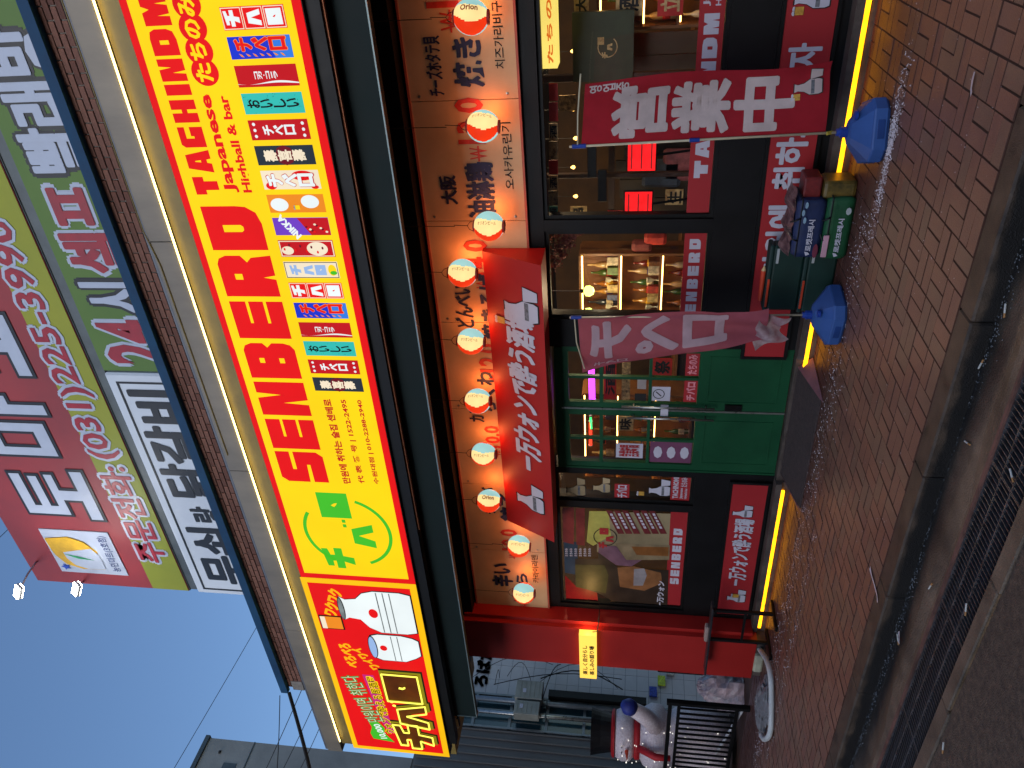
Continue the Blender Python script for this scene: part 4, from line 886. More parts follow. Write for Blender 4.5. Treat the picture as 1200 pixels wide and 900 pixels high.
# red wedge sign over the door
ds = thing('door_sign', 'sloping red box sign with white Japanese lettering over the green doors', 'sign', (-4.45, -.2, 2.4))
xa, xb = -6.08, -2.80; yt, yb, zt_, zb_ = -.10, -.40, 2.97, 2.41
MB().add([(xa, yt, zt_), (xb, yt, zt_), (xb, yb, zb_), (xa, yb, zb_), (xa, -.04, zt_), (xb, -.04, zt_), (xb, -.04, zb_), (xa, -.04, zb_)],
         [(3, 2, 1, 0), (4, 5, 6, 7), (0, 1, 5, 4), (2, 3, 7, 6), (1, 2, 6, 5), (3, 0, 4, 7)]).build('sign_box', M('door_sign_red', (168, 24, 22), rough=.5, var=.06, scale=2), ds)
sl = Vector((0, yb - yt, zb_ - zt_)).normalized()
def slope(k):
    nrm = Vector((0, -(zt_ - zb_), yt - yb)).normalized() * -1; nrm = Vector((0, -abs(nrm.y), abs(nrm.z)))
    return lambda a, b: (a, yb + (yt - yb) * (b - zb_) / (zt_ - zb_) - .005 * k, b + .003 * k)
a_, b_ = PB((615, 545), (640, 375), -.25)[0], 0
TX('一万ウォンで酔う酒場', (-5.18, 2.50, -3.32, 2.80), slope(1), mwhite, ds, bold=.04, skew=.15)
cloud(slope(1), -5.55, 2.66, .17, .15, ds, seed=5)
cloud(slope(1), -3.22, 2.62, .16, .16, ds, seed=6); mug(slope(2), -3.45, 2.84, .1, ds)
# plaque lantern on the pillar
pq = thing('plaque_lamp', 'glowing yellow plaque lamp with black Japanese writing on the red pillar', 'lamp', (-7.86, -.34, 1.97))
MB().box(-8.10, -7.62, -.34, -.262, 1.955, 2.19).build('plaque', EM('plaque_yellow', (255, 214, 96), 1.5, var=.04), pq) if False else None
lp_ = P(680, 768, -.36); rq = P(702, 768, -.36); 
x_r, x_l = P(690, 745, -.36).x, P(690, 795, -.36).x; z_t, z_b = P(679, 770, -.36).z, P(699, 770, -.36).z
MB().box(x_l, x_r, -.36, -.275, z_b, z_t).build('plaque', EM('plaque_yellow', (255, 204, 84), 1.35, var=.04), pq)
pf = front(-.365); wq = x_r - x_l
for k, s_ in enumerate(('楽しく自分らし', '楽しみの語り場')):
    TX(s_, (x_l + wq * .10, z_b + (z_t - z_b) * (.12 + .40 * (1 - k)), x_r - wq * .22, z_b + (z_t - z_b) * (.42 + .40 * (1 - k))), pf, mink, pq, bold=.02)
MB().box(x_l + .02, x_r - .02, -.275, -.26, z_b + .02, z_t - .02).build('backplate', mblkm, pq)
for k in range(2):
    l_ = bpy.data.lights.new('plaque_light', 'POINT'); l_.energy = 2.2; l_.color = (1, .6, .2); l_.shadow_soft_size = .04; lo = bpy.data.objects.new('plaque_light', l_); col.objects.link(lo); lo.location = ((x_r + .05) if k else (x_l - .05), -.33, (z_t + z_b) / 2)
wr = MB().tube([P(703, 705, -.01), P(702, 722, -.2), P(700, 740, -.30), (x_r + .01, -.31, z_b + .05)], .006, 5); tag(wr.build('lamp_cable', mstr), 'thin black cable from the window frame to the yellow plaque lamp', 'cable')
# ================================================================ interior contents
shelf_m = M('shelf_wood', (120, 78, 42), rough=.5, var=.2, scale=5); eamb = EM('shelf_led', (255, 190, 100), 12, var=.02); ebulb = EM('bulb_glow', (232, 255, 120), 3.0, var=.02)
bcols = [(150, 90, 30), (60, 90, 40), (190, 160, 110), (120, 40, 26), (200, 190, 160), (40, 44, 50), (170, 120, 50)]
def bottle_mesh(k):
    c = bcols[k % 7]; h = .26 + .03 * (k % 3); r = .034
    return MB().lathe([(0, 0), (r, 0), (r, h * .55), (r * .85, h * .64), (r * .35, h * .76), (r * .32, h * .96), (r * .4, h), (0, h)], 10).mesh('bottle', M('bottle_%d' % k, c, rough=.12, var=.2, scale=12, spec=.6), True)
bms = [bottle_mesh(k) for k in range(7)]; labm = [M('bottle_label_%d' % k, c, rough=.6, var=.3, scale=40) for k, c in enumerate(((220, 200, 160), (190, 40, 30), (230, 170, 40), (60, 40, 90)))]
lms = [MB().lathe([(.0352, .05), (.0352, .12)], 10).mesh('label', m_, True) for m_ in labm]
nbt = 0
BO = ['first', 'second', 'third', 'fourth', 'fifth', 'sixth']
def bottle(x, y, z, where, k=0):
    global nbt
    o = link('bottle', bms[nbt % 7]); o.location = (x, y, z); o.rotation_euler[2] = nbt
    l_ = link('label', lms[(nbt * 3) % 4], o)
    tag(o, '%s bottle %s, %s from the left' % (['amber', 'green', 'pale', 'red brown', 'cream', 'black', 'golden'][nbt % 7], where, BO[k]), 'bottle', 'bottles on the lit bar shelves'); nbt += 1
def cabinet(x0, x1, y, zs, lab, depth=.32, nper=5):
    t = thing('bar_shelf', lab, 'shelf', ((x0 + x1) / 2, y, zs[0]))
    MB().box(x0, x1, y + depth, y + depth + .02, zs[0], zs[-1]).build('back', shelf_m, t)
    for x in (x0, x1): MB().box(x - .012, x + .012, y, y + depth, zs[0], zs[-1]).build('side_panel', shelf_m, t)
    for k, z in enumerate(zs):
        MB().box(x0 + .012, x1 - .012, y, y + depth, z - .012, z + .012).build('shelf', shelf_m, t)
        if k: MB().box(x0 + .03, x1 - .03, y + .03, y + .045, z - .026, z - .013).build('led_strip', eamb, t)
    return t
cabinet(-4.02, -3.32, .95, [1.0, 1.36, 1.78, 2.18], 'wooden shelf of lit bottles behind the narrow window', nper=5)
for k, z in enumerate((1.013, 1.373, 1.793)):
    for q in range(6): bottle(-3.95 + .11 * q + .02 * (k % 2), 1.12 + .04 * (q % 2), z, ['on the lowest lit shelf behind the narrow window', 'on the middle lit shelf behind the narrow window', 'on the top lit shelf behind the narrow window'][k], q)
cabinet(-1.25, -.35, 1.2, [.95, 1.3, 1.62, 2.0], 'amber lit shelf behind the right end of the big window')
for k, z in enumerate((.963, 1.313, 1.633)):
    for q in range(5): bottle(-1.18 + .14 * q, 1.36, z, ['low on the shelf behind the big window', 'midway up the shelf behind the big window', 'high on the shelf behind the big window'][k], q)
# counter, beams, posters
ct = thing('bar_counter', 'dark wooden bar counter inside behind the windows', 'counter', (-1, 1.5, .152))
MB().box(-7.2, 2.2, 1.75, 2.2, .152, 1.08).build('front_panel', mdk, ct); MB().box(-7.25, 2.25, 1.68, 2.3, 1.08, 1.12).build('counter_top', shelf_m, ct)
erp = EM('tablet_red', (255, 30, 34), 1.3, var=.25, scale=14)
for (cx, cy, w_, h_, lab) in ((752, 183, .27, .25, 'upper glowing red screen with black strokes, nearer the flag'), (748, 240, .25, .25, 'second glowing red screen below the first, nearer the mullion')):
    q = P(cx, cy, .75); t = thing('screen', lab, 'screen', (q.x, .75, q.z - h_ / 2), 'red screens inside the big window')
    MB().box(q.x - w_ / 2 - .012, q.x + w_ / 2 + .012, .755, .78, q.z - h_ / 2 - .012, q.z + h_ / 2 + .012, .006).build('bezel', mblkm, t); MB().box(q.x - w_ / 2, q.x + w_ / 2, .748, .754, q.z - h_ / 2, q.z + h_ / 2).build('display', erp, t)
    sc = MB()
    for k in range(3): sc.box(q.x - w_ / 2 + .02, q.x + w_ / 2 - .02, .742, .747, q.z - h_ * .38 + k * .09, q.z - h_ * .38 + k * .09 + .012)
    tag(sc.build('menu_lines', mdecal, t), kind='stuff'); MB().tube([(q.x, .77, q.z - h_ / 2), (q.x, .9, 1.12)], .012, 6).build('stand', mblkm, t)
for px, py, lab in ((690, 341, 'round yellow green pendant bulb in front of the lit shelves'), (690, 367, 'round yellow green pendant bulb just above the pink flag pole')):
    q = P(px, py, .55); t = thing('pendant_lamp', lab, 'lamp', tuple(q)); MB().lathe([(0, -.055), (.035, -.045), (.055, -.01), (.05, .03), (.02, .05), (0, .052)], 16, tuple(q)).build('bulb', ebulb, t, smooth=True)
    MB().lathe([(.022, .05), (.02, .09), (0, .09)], 10, tuple(q)).build('socket', mblkm, t); MB().tube([(q.x, q.y, q.z + .09), (q.x, q.y, 2.69)], .004, 5).build('cord', mwhite, t)
    l_ = bpy.data.lights.new('pendant_light', 'POINT'); l_.energy = 6; l_.color = (1, .8, .5); l_.shadow_soft_size = .06; lo = bpy.data.objects.new('pendant_light', l_); col.objects.link(lo); lo.location = q + Vector((0, .02, -.1))
# yellow lit box sign and wall posters at the right
q0 = P(645, 40, .3)
bxs = thing('hanging_box_sign', 'cream lit hanging box sign at the top of the big window', 'sign', (-1.0, .5, 2.2))
bxx = (P(640, 78, .3).x, P(645, -10, .3).x); MB().box(bxx[0], bxx[1] + .4, .22, .45, P(652, 40, .22).z, 2.40).build('lit_box', EM('box_cream', (250, 222, 110), 1.1, var=.1), bxs)
TX('たちのみ処', (bxx[0] + .04, P(651, 40, .22).z + .02, bxx[1] + .3, 2.36), front(.216), EM('box_orange', (226, 110, 30), 1), bxs, bold=.04)
msc = [M('poster_cream', (214, 190, 140), rough=.7, rgb2=(150, 110, 70), scale=22), M('poster_red', (190, 40, 34), rough=.6, rgb2=(150, 30, 28), scale=8), M('poster_ink', (50, 40, 36), rough=.7, rgb2=(190, 160, 110), scale=30), M('poster_teal', (70, 140, 130), rough=.7)]
def poster(pa, pb, y, m, lab, txt=None, tm=None, b=.02, vert=False):
    a = P(*pa, y); b_ = P(*pb, y); t = MB().box(a.x, b_.x, y, y + .012, a.z, b_.z).build('poster', m); tag(t, lab, 'poster')
    if txt: w_, h_ = b_.x - a.x, b_.z - a.z; TX(txt, (a.x + w_ * .1, a.z + h_ * .1, b_.x - w_ * .1, b_.z - h_ * .1), front(y - .004), tm or mink, t, bold=b, vertical=vert)
    return t
poster((690, 20), (672, -30), .9, msc[0], 'orange framed paper menu high in the big window, nearest the ceiling', '大衆', mink)
poster((752, 18), (722, -30), .9, msc[0], 'cream paper menu with dark writing in the middle of the big window', '酒場')
poster((800, 18), (772, -30), .9, msc[1], 'red framed menu low in the right end of the big window', '立呑', msc[0])
# narrow strip of small posters along the window top (right window)
for k, (y0_, y1_, m_) in enumerate(((100, 80, msc[1]), (124, 102, msc[1]), (146, 127, msc[0]), (168, 148, msc[2]), (186, 170, msc[1]), (204, 188, msc[0]), (222, 206, msc[2]), (240, 224, msc[3]))):
    poster((654, y0_ + 18), (643, y1_ + 18), .28, m_, '%s card along the top of the big window, %s from the left' % (['red', 'dark red', 'cream', 'dark patterned', 'bright red', 'pale', 'brown patterned', 'teal'][k], ['eighth', 'seventh', 'sixth', 'fifth', 'fourth', 'third', 'second', 'first'][k]), '酒' if k in (2, 5, 7) else None)
# dark screen wall panel with ring emblem
q = P(712, 55, .8); t = MB().box(q.x - .28, q.x + .28, .8, .85, q.z - .22, q.z + .30).build('dark_panel', M('olive_panel', (52, 58, 40), rough=.4)); tag(t, 'dark olive panel with a pale ring emblem inside the big window', 'panel')
FR = front(.795); SH([ringarc(q.x, q.z, .085, .085, .008, .9, 5.6)], FR, msc[0], t, 'ring'); GLY('ロ', [(q.x + .02, q.z + .03, q.x + .08, q.z + .085)], FR, msc[0], t, 'emblem', KS); GLY('バ', [(q.x - .03, q.z - .04, q.x + .03, q.z + .01)], FR, msc[0], t, 'emblem', KS); GLY('チ', [(q.x - .09, q.z + .0, q.x - .04, q.z + .05)], FR, msc[0], t, 'emblem', KS)
# foliage garland (pink blossom) at the window corner
gl = MB(); rnd = random.Random(4)
for k in range(420):
    s_ = rnd.random(); c0 = P(648 + 28 * s_ + rnd.uniform(-6, 6), 268 + 52 * (1 - s_) * rnd.random() + 4, .35); r_ = rnd.uniform(.01, .022)
    c0 += Vector((0, rnd.uniform(-.05, .05), rnd.uniform(-.02, .02))); ax = Vector((rnd.uniform(-1, 1), rnd.uniform(-1, 1), rnd.uniform(-1, 1))).normalized(); b1 = ax.orthogonal().normalized(); b2 = ax.cross(b1)
    gl.add([c0 + b1 * r_, c0 + b2 * r_, c0 - b1 * r_, c0 - b2 * r_], [(0, 1, 2, 3)])
tag(gl.build('blossom_garland', M('dusty_pink_petals', (150, 86, 76), rough=.8, rgb2=(110, 60, 52), scale=20)), 'dusty pink blossom garland in the upper corner of the narrow window', 'garland', kind=None); bpy.data.objects['blossom_garland']['kind'] = 'stuff'
# behind the doors: purple neon, lit niche, posters
en1 = EM('neon_purple', (214, 60, 255), 4, var=.02); en2 = EM('neon_red', (255, 50, 30), 3.5, var=.02); en3 = EM('neon_green', (60, 255, 120), 2.5, var=.02)
def tube_thing(pa, pb, y, m, r, lab):
    a, b_ = P(*pa, y), P(*pb, y); t = thing('neon_tube', lab, 'neon light', tuple(a)); MB().tube([a, b_], r, 8).build('glass_tube', m, t)
    for e in (a, b_): MB().tube([e, e + (b_ - a).normalized() * .012], r * 1.5, 8).build('end_cap', mwhite, t)
tube_thing((694, 470), (693, 430), .9, en1, .035, 'thick purple neon tube upright behind the right door leaf')
tube_thing((693, 503), (692, 488), .9, en3, .012, 'short green neon tube behind the left door leaf'); tube_thing((692, 522), (692, 494), .92, en2, .018, 'red neon tube behind the left door leaf')
for pa, pb, m_, tx, lb_ in (((722, 468), (708, 420), msc[1], '酒', 'red wall banner behind the upper panes of the right door leaf'), ((738, 470), (729, 425), msc[2], None, 'black and white strip menu behind the right door leaf'), ((787, 440), (765, 420), msc[1], '祭', 'red festival poster behind the right door leaf'), ((757, 456), (747, 444), mwhite, None, 'small white card behind the right door leaf'), ((742, 505), (724, 488), msc[0], '味', 'cream poster behind the left door leaf')):
    poster(pa, pb, .95, m_, lb_, tx)
cabinet(-6.6, -5.3, 1.3, [.9, 1.35, 1.8, 2.2], 'amber lit shelf behind the left door leaf')
for k, z in enumerate((.913, 1.363, 1.813)):
    for q in range(6): bottle(-6.5 + .19 * q, 1.45, z, ['low on the shelf behind the left door leaf', 'midway on the shelf behind the left door leaf', 'high on the shelf behind the left door leaf'][k], q)
# stickers on door panes
def sticker(pa, pb, m, nm='sticker', txt=None, tm=None, circ=False):
    a, b_ = P(*pa, .025), P(*pb, .025); t = MB().quad((a.x, .024, a.z), (b_.x, .024, a.z), (b_.x, .024, b_.z), (a.x, .024, b_.z)).build(nm, m, B0); w_, h_ = b_.x - a.x, b_.z - a.z; cx, cz = (a.x + b_.x) / 2, (a.z + b_.z) / 2
    if txt: TX(txt, (a.x + w_ * .1, a.z + h_ * .12, b_.x - w_ * .1, a.z + h_ * .5 if circ else b_.z - h_ * .1), front(.021), tm or mink, t, bold=.02)
    if circ: SH([ringarc(cx, cz + h_ * .12, min(w_, h_) * .34, min(w_, h_) * .34, .008, 0, 6.28)], front(.021), mink, t, 'ring'); SH([[(cx - .03, cz + .0), (cx - .022, cz - .008), (cx + .03, cz + .045), (cx + .022, cz + .053)]], front(.021), mink, t, 'bar')
    return t
sticker((785, 470), (764, 453), mwhite, circ=True); sticker((757, 470), (744, 461), mink)
t_ = sticker((753, 537), (722, 519), mwhite, txt='営業時間', tm=mdecal); 
for za, zb in ((820, 812),): 
    pass
t_ = MB().quad((-4.94, .0245, .995), (-4.66, .0245, .995), (-4.66, .0245, 1.15), (-4.94, .0245, 1.15)).build('sticker', mdecal, B0) if False else None
for xx_, s_ in ((-4.16, 'たちのみ'), (-4.47, 'チバロ')):
    q_ = MB().quad((xx_, .0245, .995), (xx_ + .26, .0245, .995), (xx_ + .26, .0245, 1.12), (xx_, .0245, 1.12)).build('sticker', mdecal, B0); TX(s_, (xx_ + .02, 1.01, xx_ + .24, 1.10), front(.021), M('pink_print', (220, 140, 150), rough=.6), q_, bold=.04)
q_ = MB().quad((-5.25, .0245, 1.0), (-4.98, .0245, 1.0), (-4.98, .0245, 1.42), (-5.25, .0245, 1.42)).build('paper_strip', M('mauve_print', (110, 60, 90), rough=.6), B0)
for k in range(3): SH([ELL(-5.115, 1.07 + k * .135, .08, .045, 8)], front(.021), mwhite, q_, 'white_shape')
# narrow side window stickers
cloud(front(.046), -5.62, 1.30, .11, .11, B0, seed=8); cloud(front(.046), -5.66, 2.20, .12, .1, B0, M('cream_print', (170, 150, 116), rough=.7), 9); cloud(front(.046), -5.62, 1.92, .10, .09, B0, M('cream_print', (170, 150, 116), rough=.7), 7); mug(front(.046), -5.72, 1.5, .08, B0)
# large window film: drinker picture, built as plain flat colour areas
WFm = front(.047)
def pxp(lst, y=.047):
    C = crop(650, 590, 6.667); return [(P(*C(a, b), y).x, P(*C(a, b), y).z) for a, b in lst]
bgf = M('film_cream', (160, 144, 110), rough=.4, rgb2=(116, 104, 78), scale=1.2); 
fm = lambda n, c: M('film_' + n, c, rough=.4, var=.15, scale=8)
SH([pxp([(330, 60), (905, 80), (890, 380), (330, 380)])], WFm, bgf, B0, 'film_area'); SH([pxp([(70, 300), (180, 300), (180, 560), (80, 540)])], WFm, fm('blue', (44, 62, 80)), B0, 'film_area')
SH([pxp([(60, 30), (150, 30), (150, 320), (65, 300)])], front(.046), fm('red', (120, 46, 42)), B0, 'film_area'); SH([pxp([(165, 35), (235, 38), (235, 330), (170, 320)])], front(.046), fm('red', (120, 46, 42)), B0, 'film_area')
eyg = M('film_yellow', (176, 172, 84), rough=.4, var=.2, scale=3)
SH([pxp([(270, 60), (420, 60), (440, 250), (300, 330), (250, 300)])], front(.046), eyg, B0, 'film_area')
SH([pxp([(160, 430), (340, 430), (340, 380), (500, 500), (890, 520), (880, 820), (450, 760), (340, 700), (160, 640)])], front(.045), fm('brown', (52, 40, 30)), B0, 'film_area')
SH([pxp([(490, 500), (620, 490), (830, 540), (840, 620), (700, 680), (510, 650)])], front(.044), fm('skin', (134, 90, 54)), B0, 'film_area')
SH([pxp([(620, 510), (700, 505), (720, 560), (690, 640), (615, 640)])], front(.043), fm('pale', (140, 136, 140)), B0, 'film_area')
SH([pxp([(160, 475), (390, 480), (420, 560), (400, 700), (165, 650)])], front(.043), fm('olive', (74, 70, 34)), B0, 'film_area')
SH([pxp([(470, 310), (900, 325), (895, 440), (560, 440)])], front(.044), fm('glass', (132, 116, 88)), B0, 'film_area'); SH([pxp([(600, 335), (890, 340), (888, 410), (640, 400)])], front(.043), fm('beer', (130, 82, 38)), B0, 'film_area')
SH([pxp([(350, 330), (480, 330), (560, 440), (680, 440), (600, 490), (480, 480), (340, 380)])], front(.043), fm('mauve', (112, 80, 96)), B0, 'film_area')
SH([pxp([(80, 560), (160, 640), (330, 690), (340, 780), (90, 760)])], front(.046), fm('crimson', (140, 16, 18)), B0, 'film_area'); SH([pxp([(440, 760), (880, 830), (880, 850), (360, 790)])], front(.046), fm('tan', (110, 80, 54)), B0, 'film_area')
c0 = pxp([(395, 260)])[0]; SH([ringarc(c0[0], c0[1], .14, .135, .01, 0, 5.9)], front(.041), mink, B0, 'ring')
for ch, c_ in (('ロ', (385, 215)), ('バ', (425, 275)), ('チ', (375, 322))):
    g = pxp([c_])[0]; GLY(ch, [(g[0] - .05, g[1] - .05, g[0] + .05, g[1] + .05)], front(.040), mdecal, B0, 'emblem', KS)
for k in range(6):
    a = 400 + k * 62 + (22 if k > 2 else 0); q_ = SH([pxp([(a, 50), (a + 48, 55), (a + 145, 235), (a + 95, 235)])], front(.042), M('strip_maroon', (104, 30, 34), rough=.5), B0, 'menu_strip')
    rr_ = random.Random(k); SH([pxp([(a + 30 + 13 * j, 75 + 25 * j), (a + 50 + 13 * j, 75 + 25 * j), (a + 58 + 13 * j, 93 + 25 * j), (a + 38 + 13 * j, 93 + 25 * j)]) for j in range(5)], front(.0405), mwhite, q_, 'lettering')
g0, g1 = pxp([(850, 800), (800, 700)]); TX('一万ウォン', (min(g0[0], g1[0]) - .02, g0[1], g1[0] + .22, g1[1] + .0), front(.040), mwhite, B0, bold=.03)
for k in range(6):
    g = pxp([(105 + 36 * k, 410), (125 + 36 * k, 348)]); TX('たちのみ', (g[0][0], g[0][1], g[1][0], g[0][1] + .035), front(.040), mwhite, B0, bold=.02)
# ceiling lights inside (round downlights)
for k, x in enumerate((-6.6, -5.0, -3.4, -1.6, .2)):
    t = thing('ceiling_light', 'round warm downlight on the bar ceiling, %s from the left' % ['first', 'second', 'third', 'fourth', 'fifth'][k], 'lamp', (x, 1.3, 2.66), 'downlights on the bar ceiling')
    MB().lathe([(.07, 0), (.07, .035)], 16, (x, 1.3, 2.66)).build('ring', mblkm, t); MB().lathe([(0, .0), (.06, .0)], 16, (x, 1.3, 2.668)).build('lens', EM('downlight', (255, 214, 150), 6), t)
    l_ = bpy.data.lights.new('downlight', 'POINT'); l_.energy = 15; l_.color = (1, .72, .42); l_.shadow_soft_size = .08; lo = bpy.data.objects.new('downlight', l_); col.objects.link(lo); lo.location = (x, 1.3, 2.55)

mol = M('olive_wall_boards', (70, 54, 32), rough=.5, rgb2=(44, 34, 22), scale=3, stretch=(1, 1, .3)); mpk = M('pink_vinyl', (150, 84, 84), rough=.4); mstl = mchrome
wl = thing('wooden_partition', 'wooden board partition inside the big window behind the red screens', 'partition', (-1.9, 1.1, .152))
for k in range(9): x_ = P(750, 255, 1.15).x + .02 + .19 * k; MB().box(x_, x_ + .183, 1.15, 1.18, .152, 1.75 + .04 * (k % 3)).build('board', mol, wl)
MB().box(P(750, 255, 1.15).x, P(750, 255, 1.15).x + 1.74, 1.13, 1.20, 1.84, 1.90).build('top_rail', mdk, wl)
for k, (px, w_, m_, lab) in enumerate(((258, .05, mdk, 'dark wooden post just inside the mullion'), (205, .04, mdk, 'slim wooden post between the red screens and the flag'), (90, .06, mdk, 'wooden post behind the upper part of the flag'))):
    q = P(700, px, .85); tag(MB().box(q.x - w_ / 2, q.x + w_ / 2, .82, .88, .152, 2.69, .004).build('post', m_), lab, 'post')
for k, (px, py, tx, m_, lab) in enumerate(((695, 190, 'BEER & HIGHBALL', mwhite, 'narrow dark board with small white lettering high behind the flag'), (707, 218, 'SAKE TIME', mwhite, 'narrow dark board with white lettering left of the flag'))):
    a, b = P(px, py + 16, .6), P(px, py - 16, .6); t = MB().box(a.x - .02, b.x + .02, .6, .63, a.z - .03, a.z + .05, .003).build('board_sign', mblkm); tag(t, lab, 'sign')
for k in range(12):
    q = P(828, 60 + 3 * k, .9); 
for k in range(7):
    x_ = -1.22 + .12 * k; t = MB().lathe([(.0, 0), (.028, 0), (.034, .13), (.031, .13), (.026, .006), (0, .006)], 12).build('beer_glass', M('amber_glass', (190, 130, 50), rough=.1, spec=.7)); t.location = (x_, 1.72, 1.121); tag(t, 'amber beer glass on the bar counter, %s from the left' % ['first', 'second', 'third', 'fourth', 'fifth', 'sixth', 'seventh'][k], 'glass', 'beer glasses on the bar counter')
for k in range(5):
    t = thing('bar_stool', 'black metal bar stool with round pink seat inside the big window, %s from the left' % ['first', 'second', 'third', 'fourth', 'fifth'][k], 'stool', (-2.3 + .55 * k, .75, .152), 'bar stools inside the big window', baked=False)
    MB().lathe([(0, 0), (.16, 0), (.17, .03), (.15, .06), (0, .065)], 18, (0, 0, .70)).build('seat', mpk, t, smooth=True)
    for a in range(4): MB().tube([(.2 * math.cos(a * 1.571 + .78), .2 * math.sin(a * 1.571 + .78), 0), (.11 * math.cos(a * 1.571 + .78), .11 * math.sin(a * 1.571 + .78), .70)], .012, 6).build('leg', mblkm, t)
for k, (px, py, c_, w_, h_, lab) in enumerate(((796, 195, (150, 80, 80), .3, .3, 'pink cushion shape low inside the big window'), (775, 205, (70, 76, 84), .26, .36, 'dark grey coat hanging low inside the big window'), (768, 282, (196, 60, 40), .12, .22, 'orange red folder standing above the narrow shelf'), (752, 290, (120, 50, 40), .12, .2, 'dark red tin standing above the narrow shelf'))):
    q = P(px, py, .95); o = MB().box(q.x - w_ / 2, q.x + w_ / 2, .95, 1.05, q.z - h_ / 2, q.z + h_ / 2, .03).build(['cushion', 'coat', 'folder', 'tin'][k], M('item_%d' % k, c_, rough=.7, var=.25, scale=9, bump=.5, bscale=12)); tag(o, lab, ['cushion', 'coat', 'folder', 'tin'][k])

# crowded little things in the windows
cl = [(200, 170, 110), (170, 60, 40), (90, 110, 60), (214, 196, 160), (110, 70, 40), (190, 120, 50), (60, 66, 90)]
bxm = [MB().box(-.04, .04, -.03, .03, 0, .11, .004).mesh('carton', M('carton_%d' % k, c, rough=.6, var=.3, scale=26)) for k, c in enumerate(cl)]
glm = MB().lathe([(0, 0), (.026, 0), (.006, .008), (.005, .05), (.03, .09), (.028, .125), (.03, .125), (.026, .09), (0, .055)], 10).mesh('wine_glass', M('clear_pale_glass', (190, 180, 150), rough=.08, spec=.8), True)
kn = 0; cn_ = ['tan', 'brick red', 'moss', 'cream', 'brown', 'ochre', 'slate']
for (x0, dx, y, zs, where) in ((-3.98, .105, 1.02, (1.013, 1.373, 1.793), 'on the shelf behind the narrow window'), (-6.45, .19, 1.36, (.913, 1.363, 1.813), 'on the shelf behind the left door leaf'), (-1.15, .14, 1.27, (.963, 1.313, 1.633), 'on the shelf behind the big window')):
    for zi, z in enumerate(zs):
        for q in range(6 if x0 < -3 else 5):
            o = link('wine_glass' if kn % 3 == 0 else 'carton', glm if kn % 3 == 0 else bxm[kn % 7]); o.location = (x0 + dx * q + .03, y, z); o.rotation_euler[2] = kn * .4
            tag(o, '%s %s, %s level, %s from left' % ('stemmed glass' if kn % 3 == 0 else cn_[kn % 7] + ' carton', where, ('lowest', 'middle', 'top')[zi], BO[q]), 'glass' if kn % 3 == 0 else 'carton', 'stemmed glasses on the lit shelves' if kn % 3 == 0 else 'small cartons on the lit shelves'); kn += 1
for k in range(6):
    q = P(672 + 3 * (k % 2), 60 + 34 * k, 1.6); t = thing('wall_lamp', 'small warm bulb hanging high inside the big window, %s from the right' % ['first', 'second', 'third', 'fourth', 'fifth', 'sixth'][k], 'lamp', tuple(q), 'small bulbs high inside the big window')
    MB().lathe([(0, -.02), (.018, -.01), (.02, .005), (.008, .025), (0, .03)], 10, tuple(q)).build('bulb', EM('warm_bulb', (255, 190, 90), 7), t, smooth=True); MB().tube([(q.x, q.y, q.z + .03), (q.x, q.y, 2.69)], .003, 4).build('cord', mblkm, t)
for k, (px, py, m_, tx, lab) in enumerate(((722, 255, msc[1], '肉', 'red wall sheet beside the mullion inside the big window'), (790, 230, msc[0], '生', 'cream wall sheet low beside the mullion inside the big window'), (678, 250, msc[0], '串', 'cream wall sheet high beside the mullion inside the big window'), (770, 262, msc[2], None, 'dark patterned wall sheet low beside the mullion'), (820, 200, msc[3], None, 'teal wall sheet low behind the big flag'), (665, 120, msc[2], None, 'brown wall sheet high behind the flag pole'))):
    poster((px + 10, py + 10), (px - 10, py - 8), 1.12, m_, lab, tx)
# ================================================================ banner flags
mfl = cloth_mat('flag_red_cloth', (156, 34, 46)); mflp = cloth_mat('flag_faded_cloth', (160, 84, 96), trans=.35); mflw = cloth_mat('flag_white_print', (208, 190, 186)); mpole = M('pole_cream', (190, 180, 150), rough=.35); mclip = M('blue_plastic', (28, 62, 150), rough=.4)
mbase = M('base_blue_plastic', (52, 88, 150), rough=.5, rgb2=(42, 74, 130), scale=3)
def cloth(name, fn, m, par, nu=14, nv=40):
    vs = [fn(i / nu, j / nv) for j in range(nv + 1) for i in range(nu + 1)]; fs = [(j * (nu + 1) + i, j * (nu + 1) + i + 1, (j + 1) * (nu + 1) + i + 1, (j + 1) * (nu + 1) + i) for j in range(nv) for i in range(nu)]
    b = MB(); b.add(vs, fs); return b.build(name, m, par, smooth=True)
YF = -.72
pb_ = P(985, 155, YF); pt_ = P(668, 172, YF)
fl = thing('banner_flag', 'red upright banner flag with big white 営業中 characters on a pole beside the big window', 'flag', (pb_.x, YF, .3))
px_ = lambda z: pb_.x + (pt_.x - pb_.x) * (z - pb_.z) / (pt_.z - pb_.z)
MB().tube([(px_(.2), YF, .2), (px_(2.12), YF, 2.12)], .009, 8).build('pole', mpole, fl, smooth=True)
MB().tube([(px_(2.06), YF, 2.06), (px_(2.06) + .22, YF - .005, 2.055), (px_(2.06) + .50, YF - .01, 2.03)], .006, 6).build('cross_arm', mpole, fl)
MB().tube([(px_(2.0), YF, 2.0), (px_(2.1), YF, 2.10)], .016, 8).build('clip', mclip, fl); MB().tube([(px_(1.23), YF, 1.20), (px_(1.24), YF, 1.27)], .015, 8).build('clip', mclip, fl)
za_, zb2 = 2.035, .355
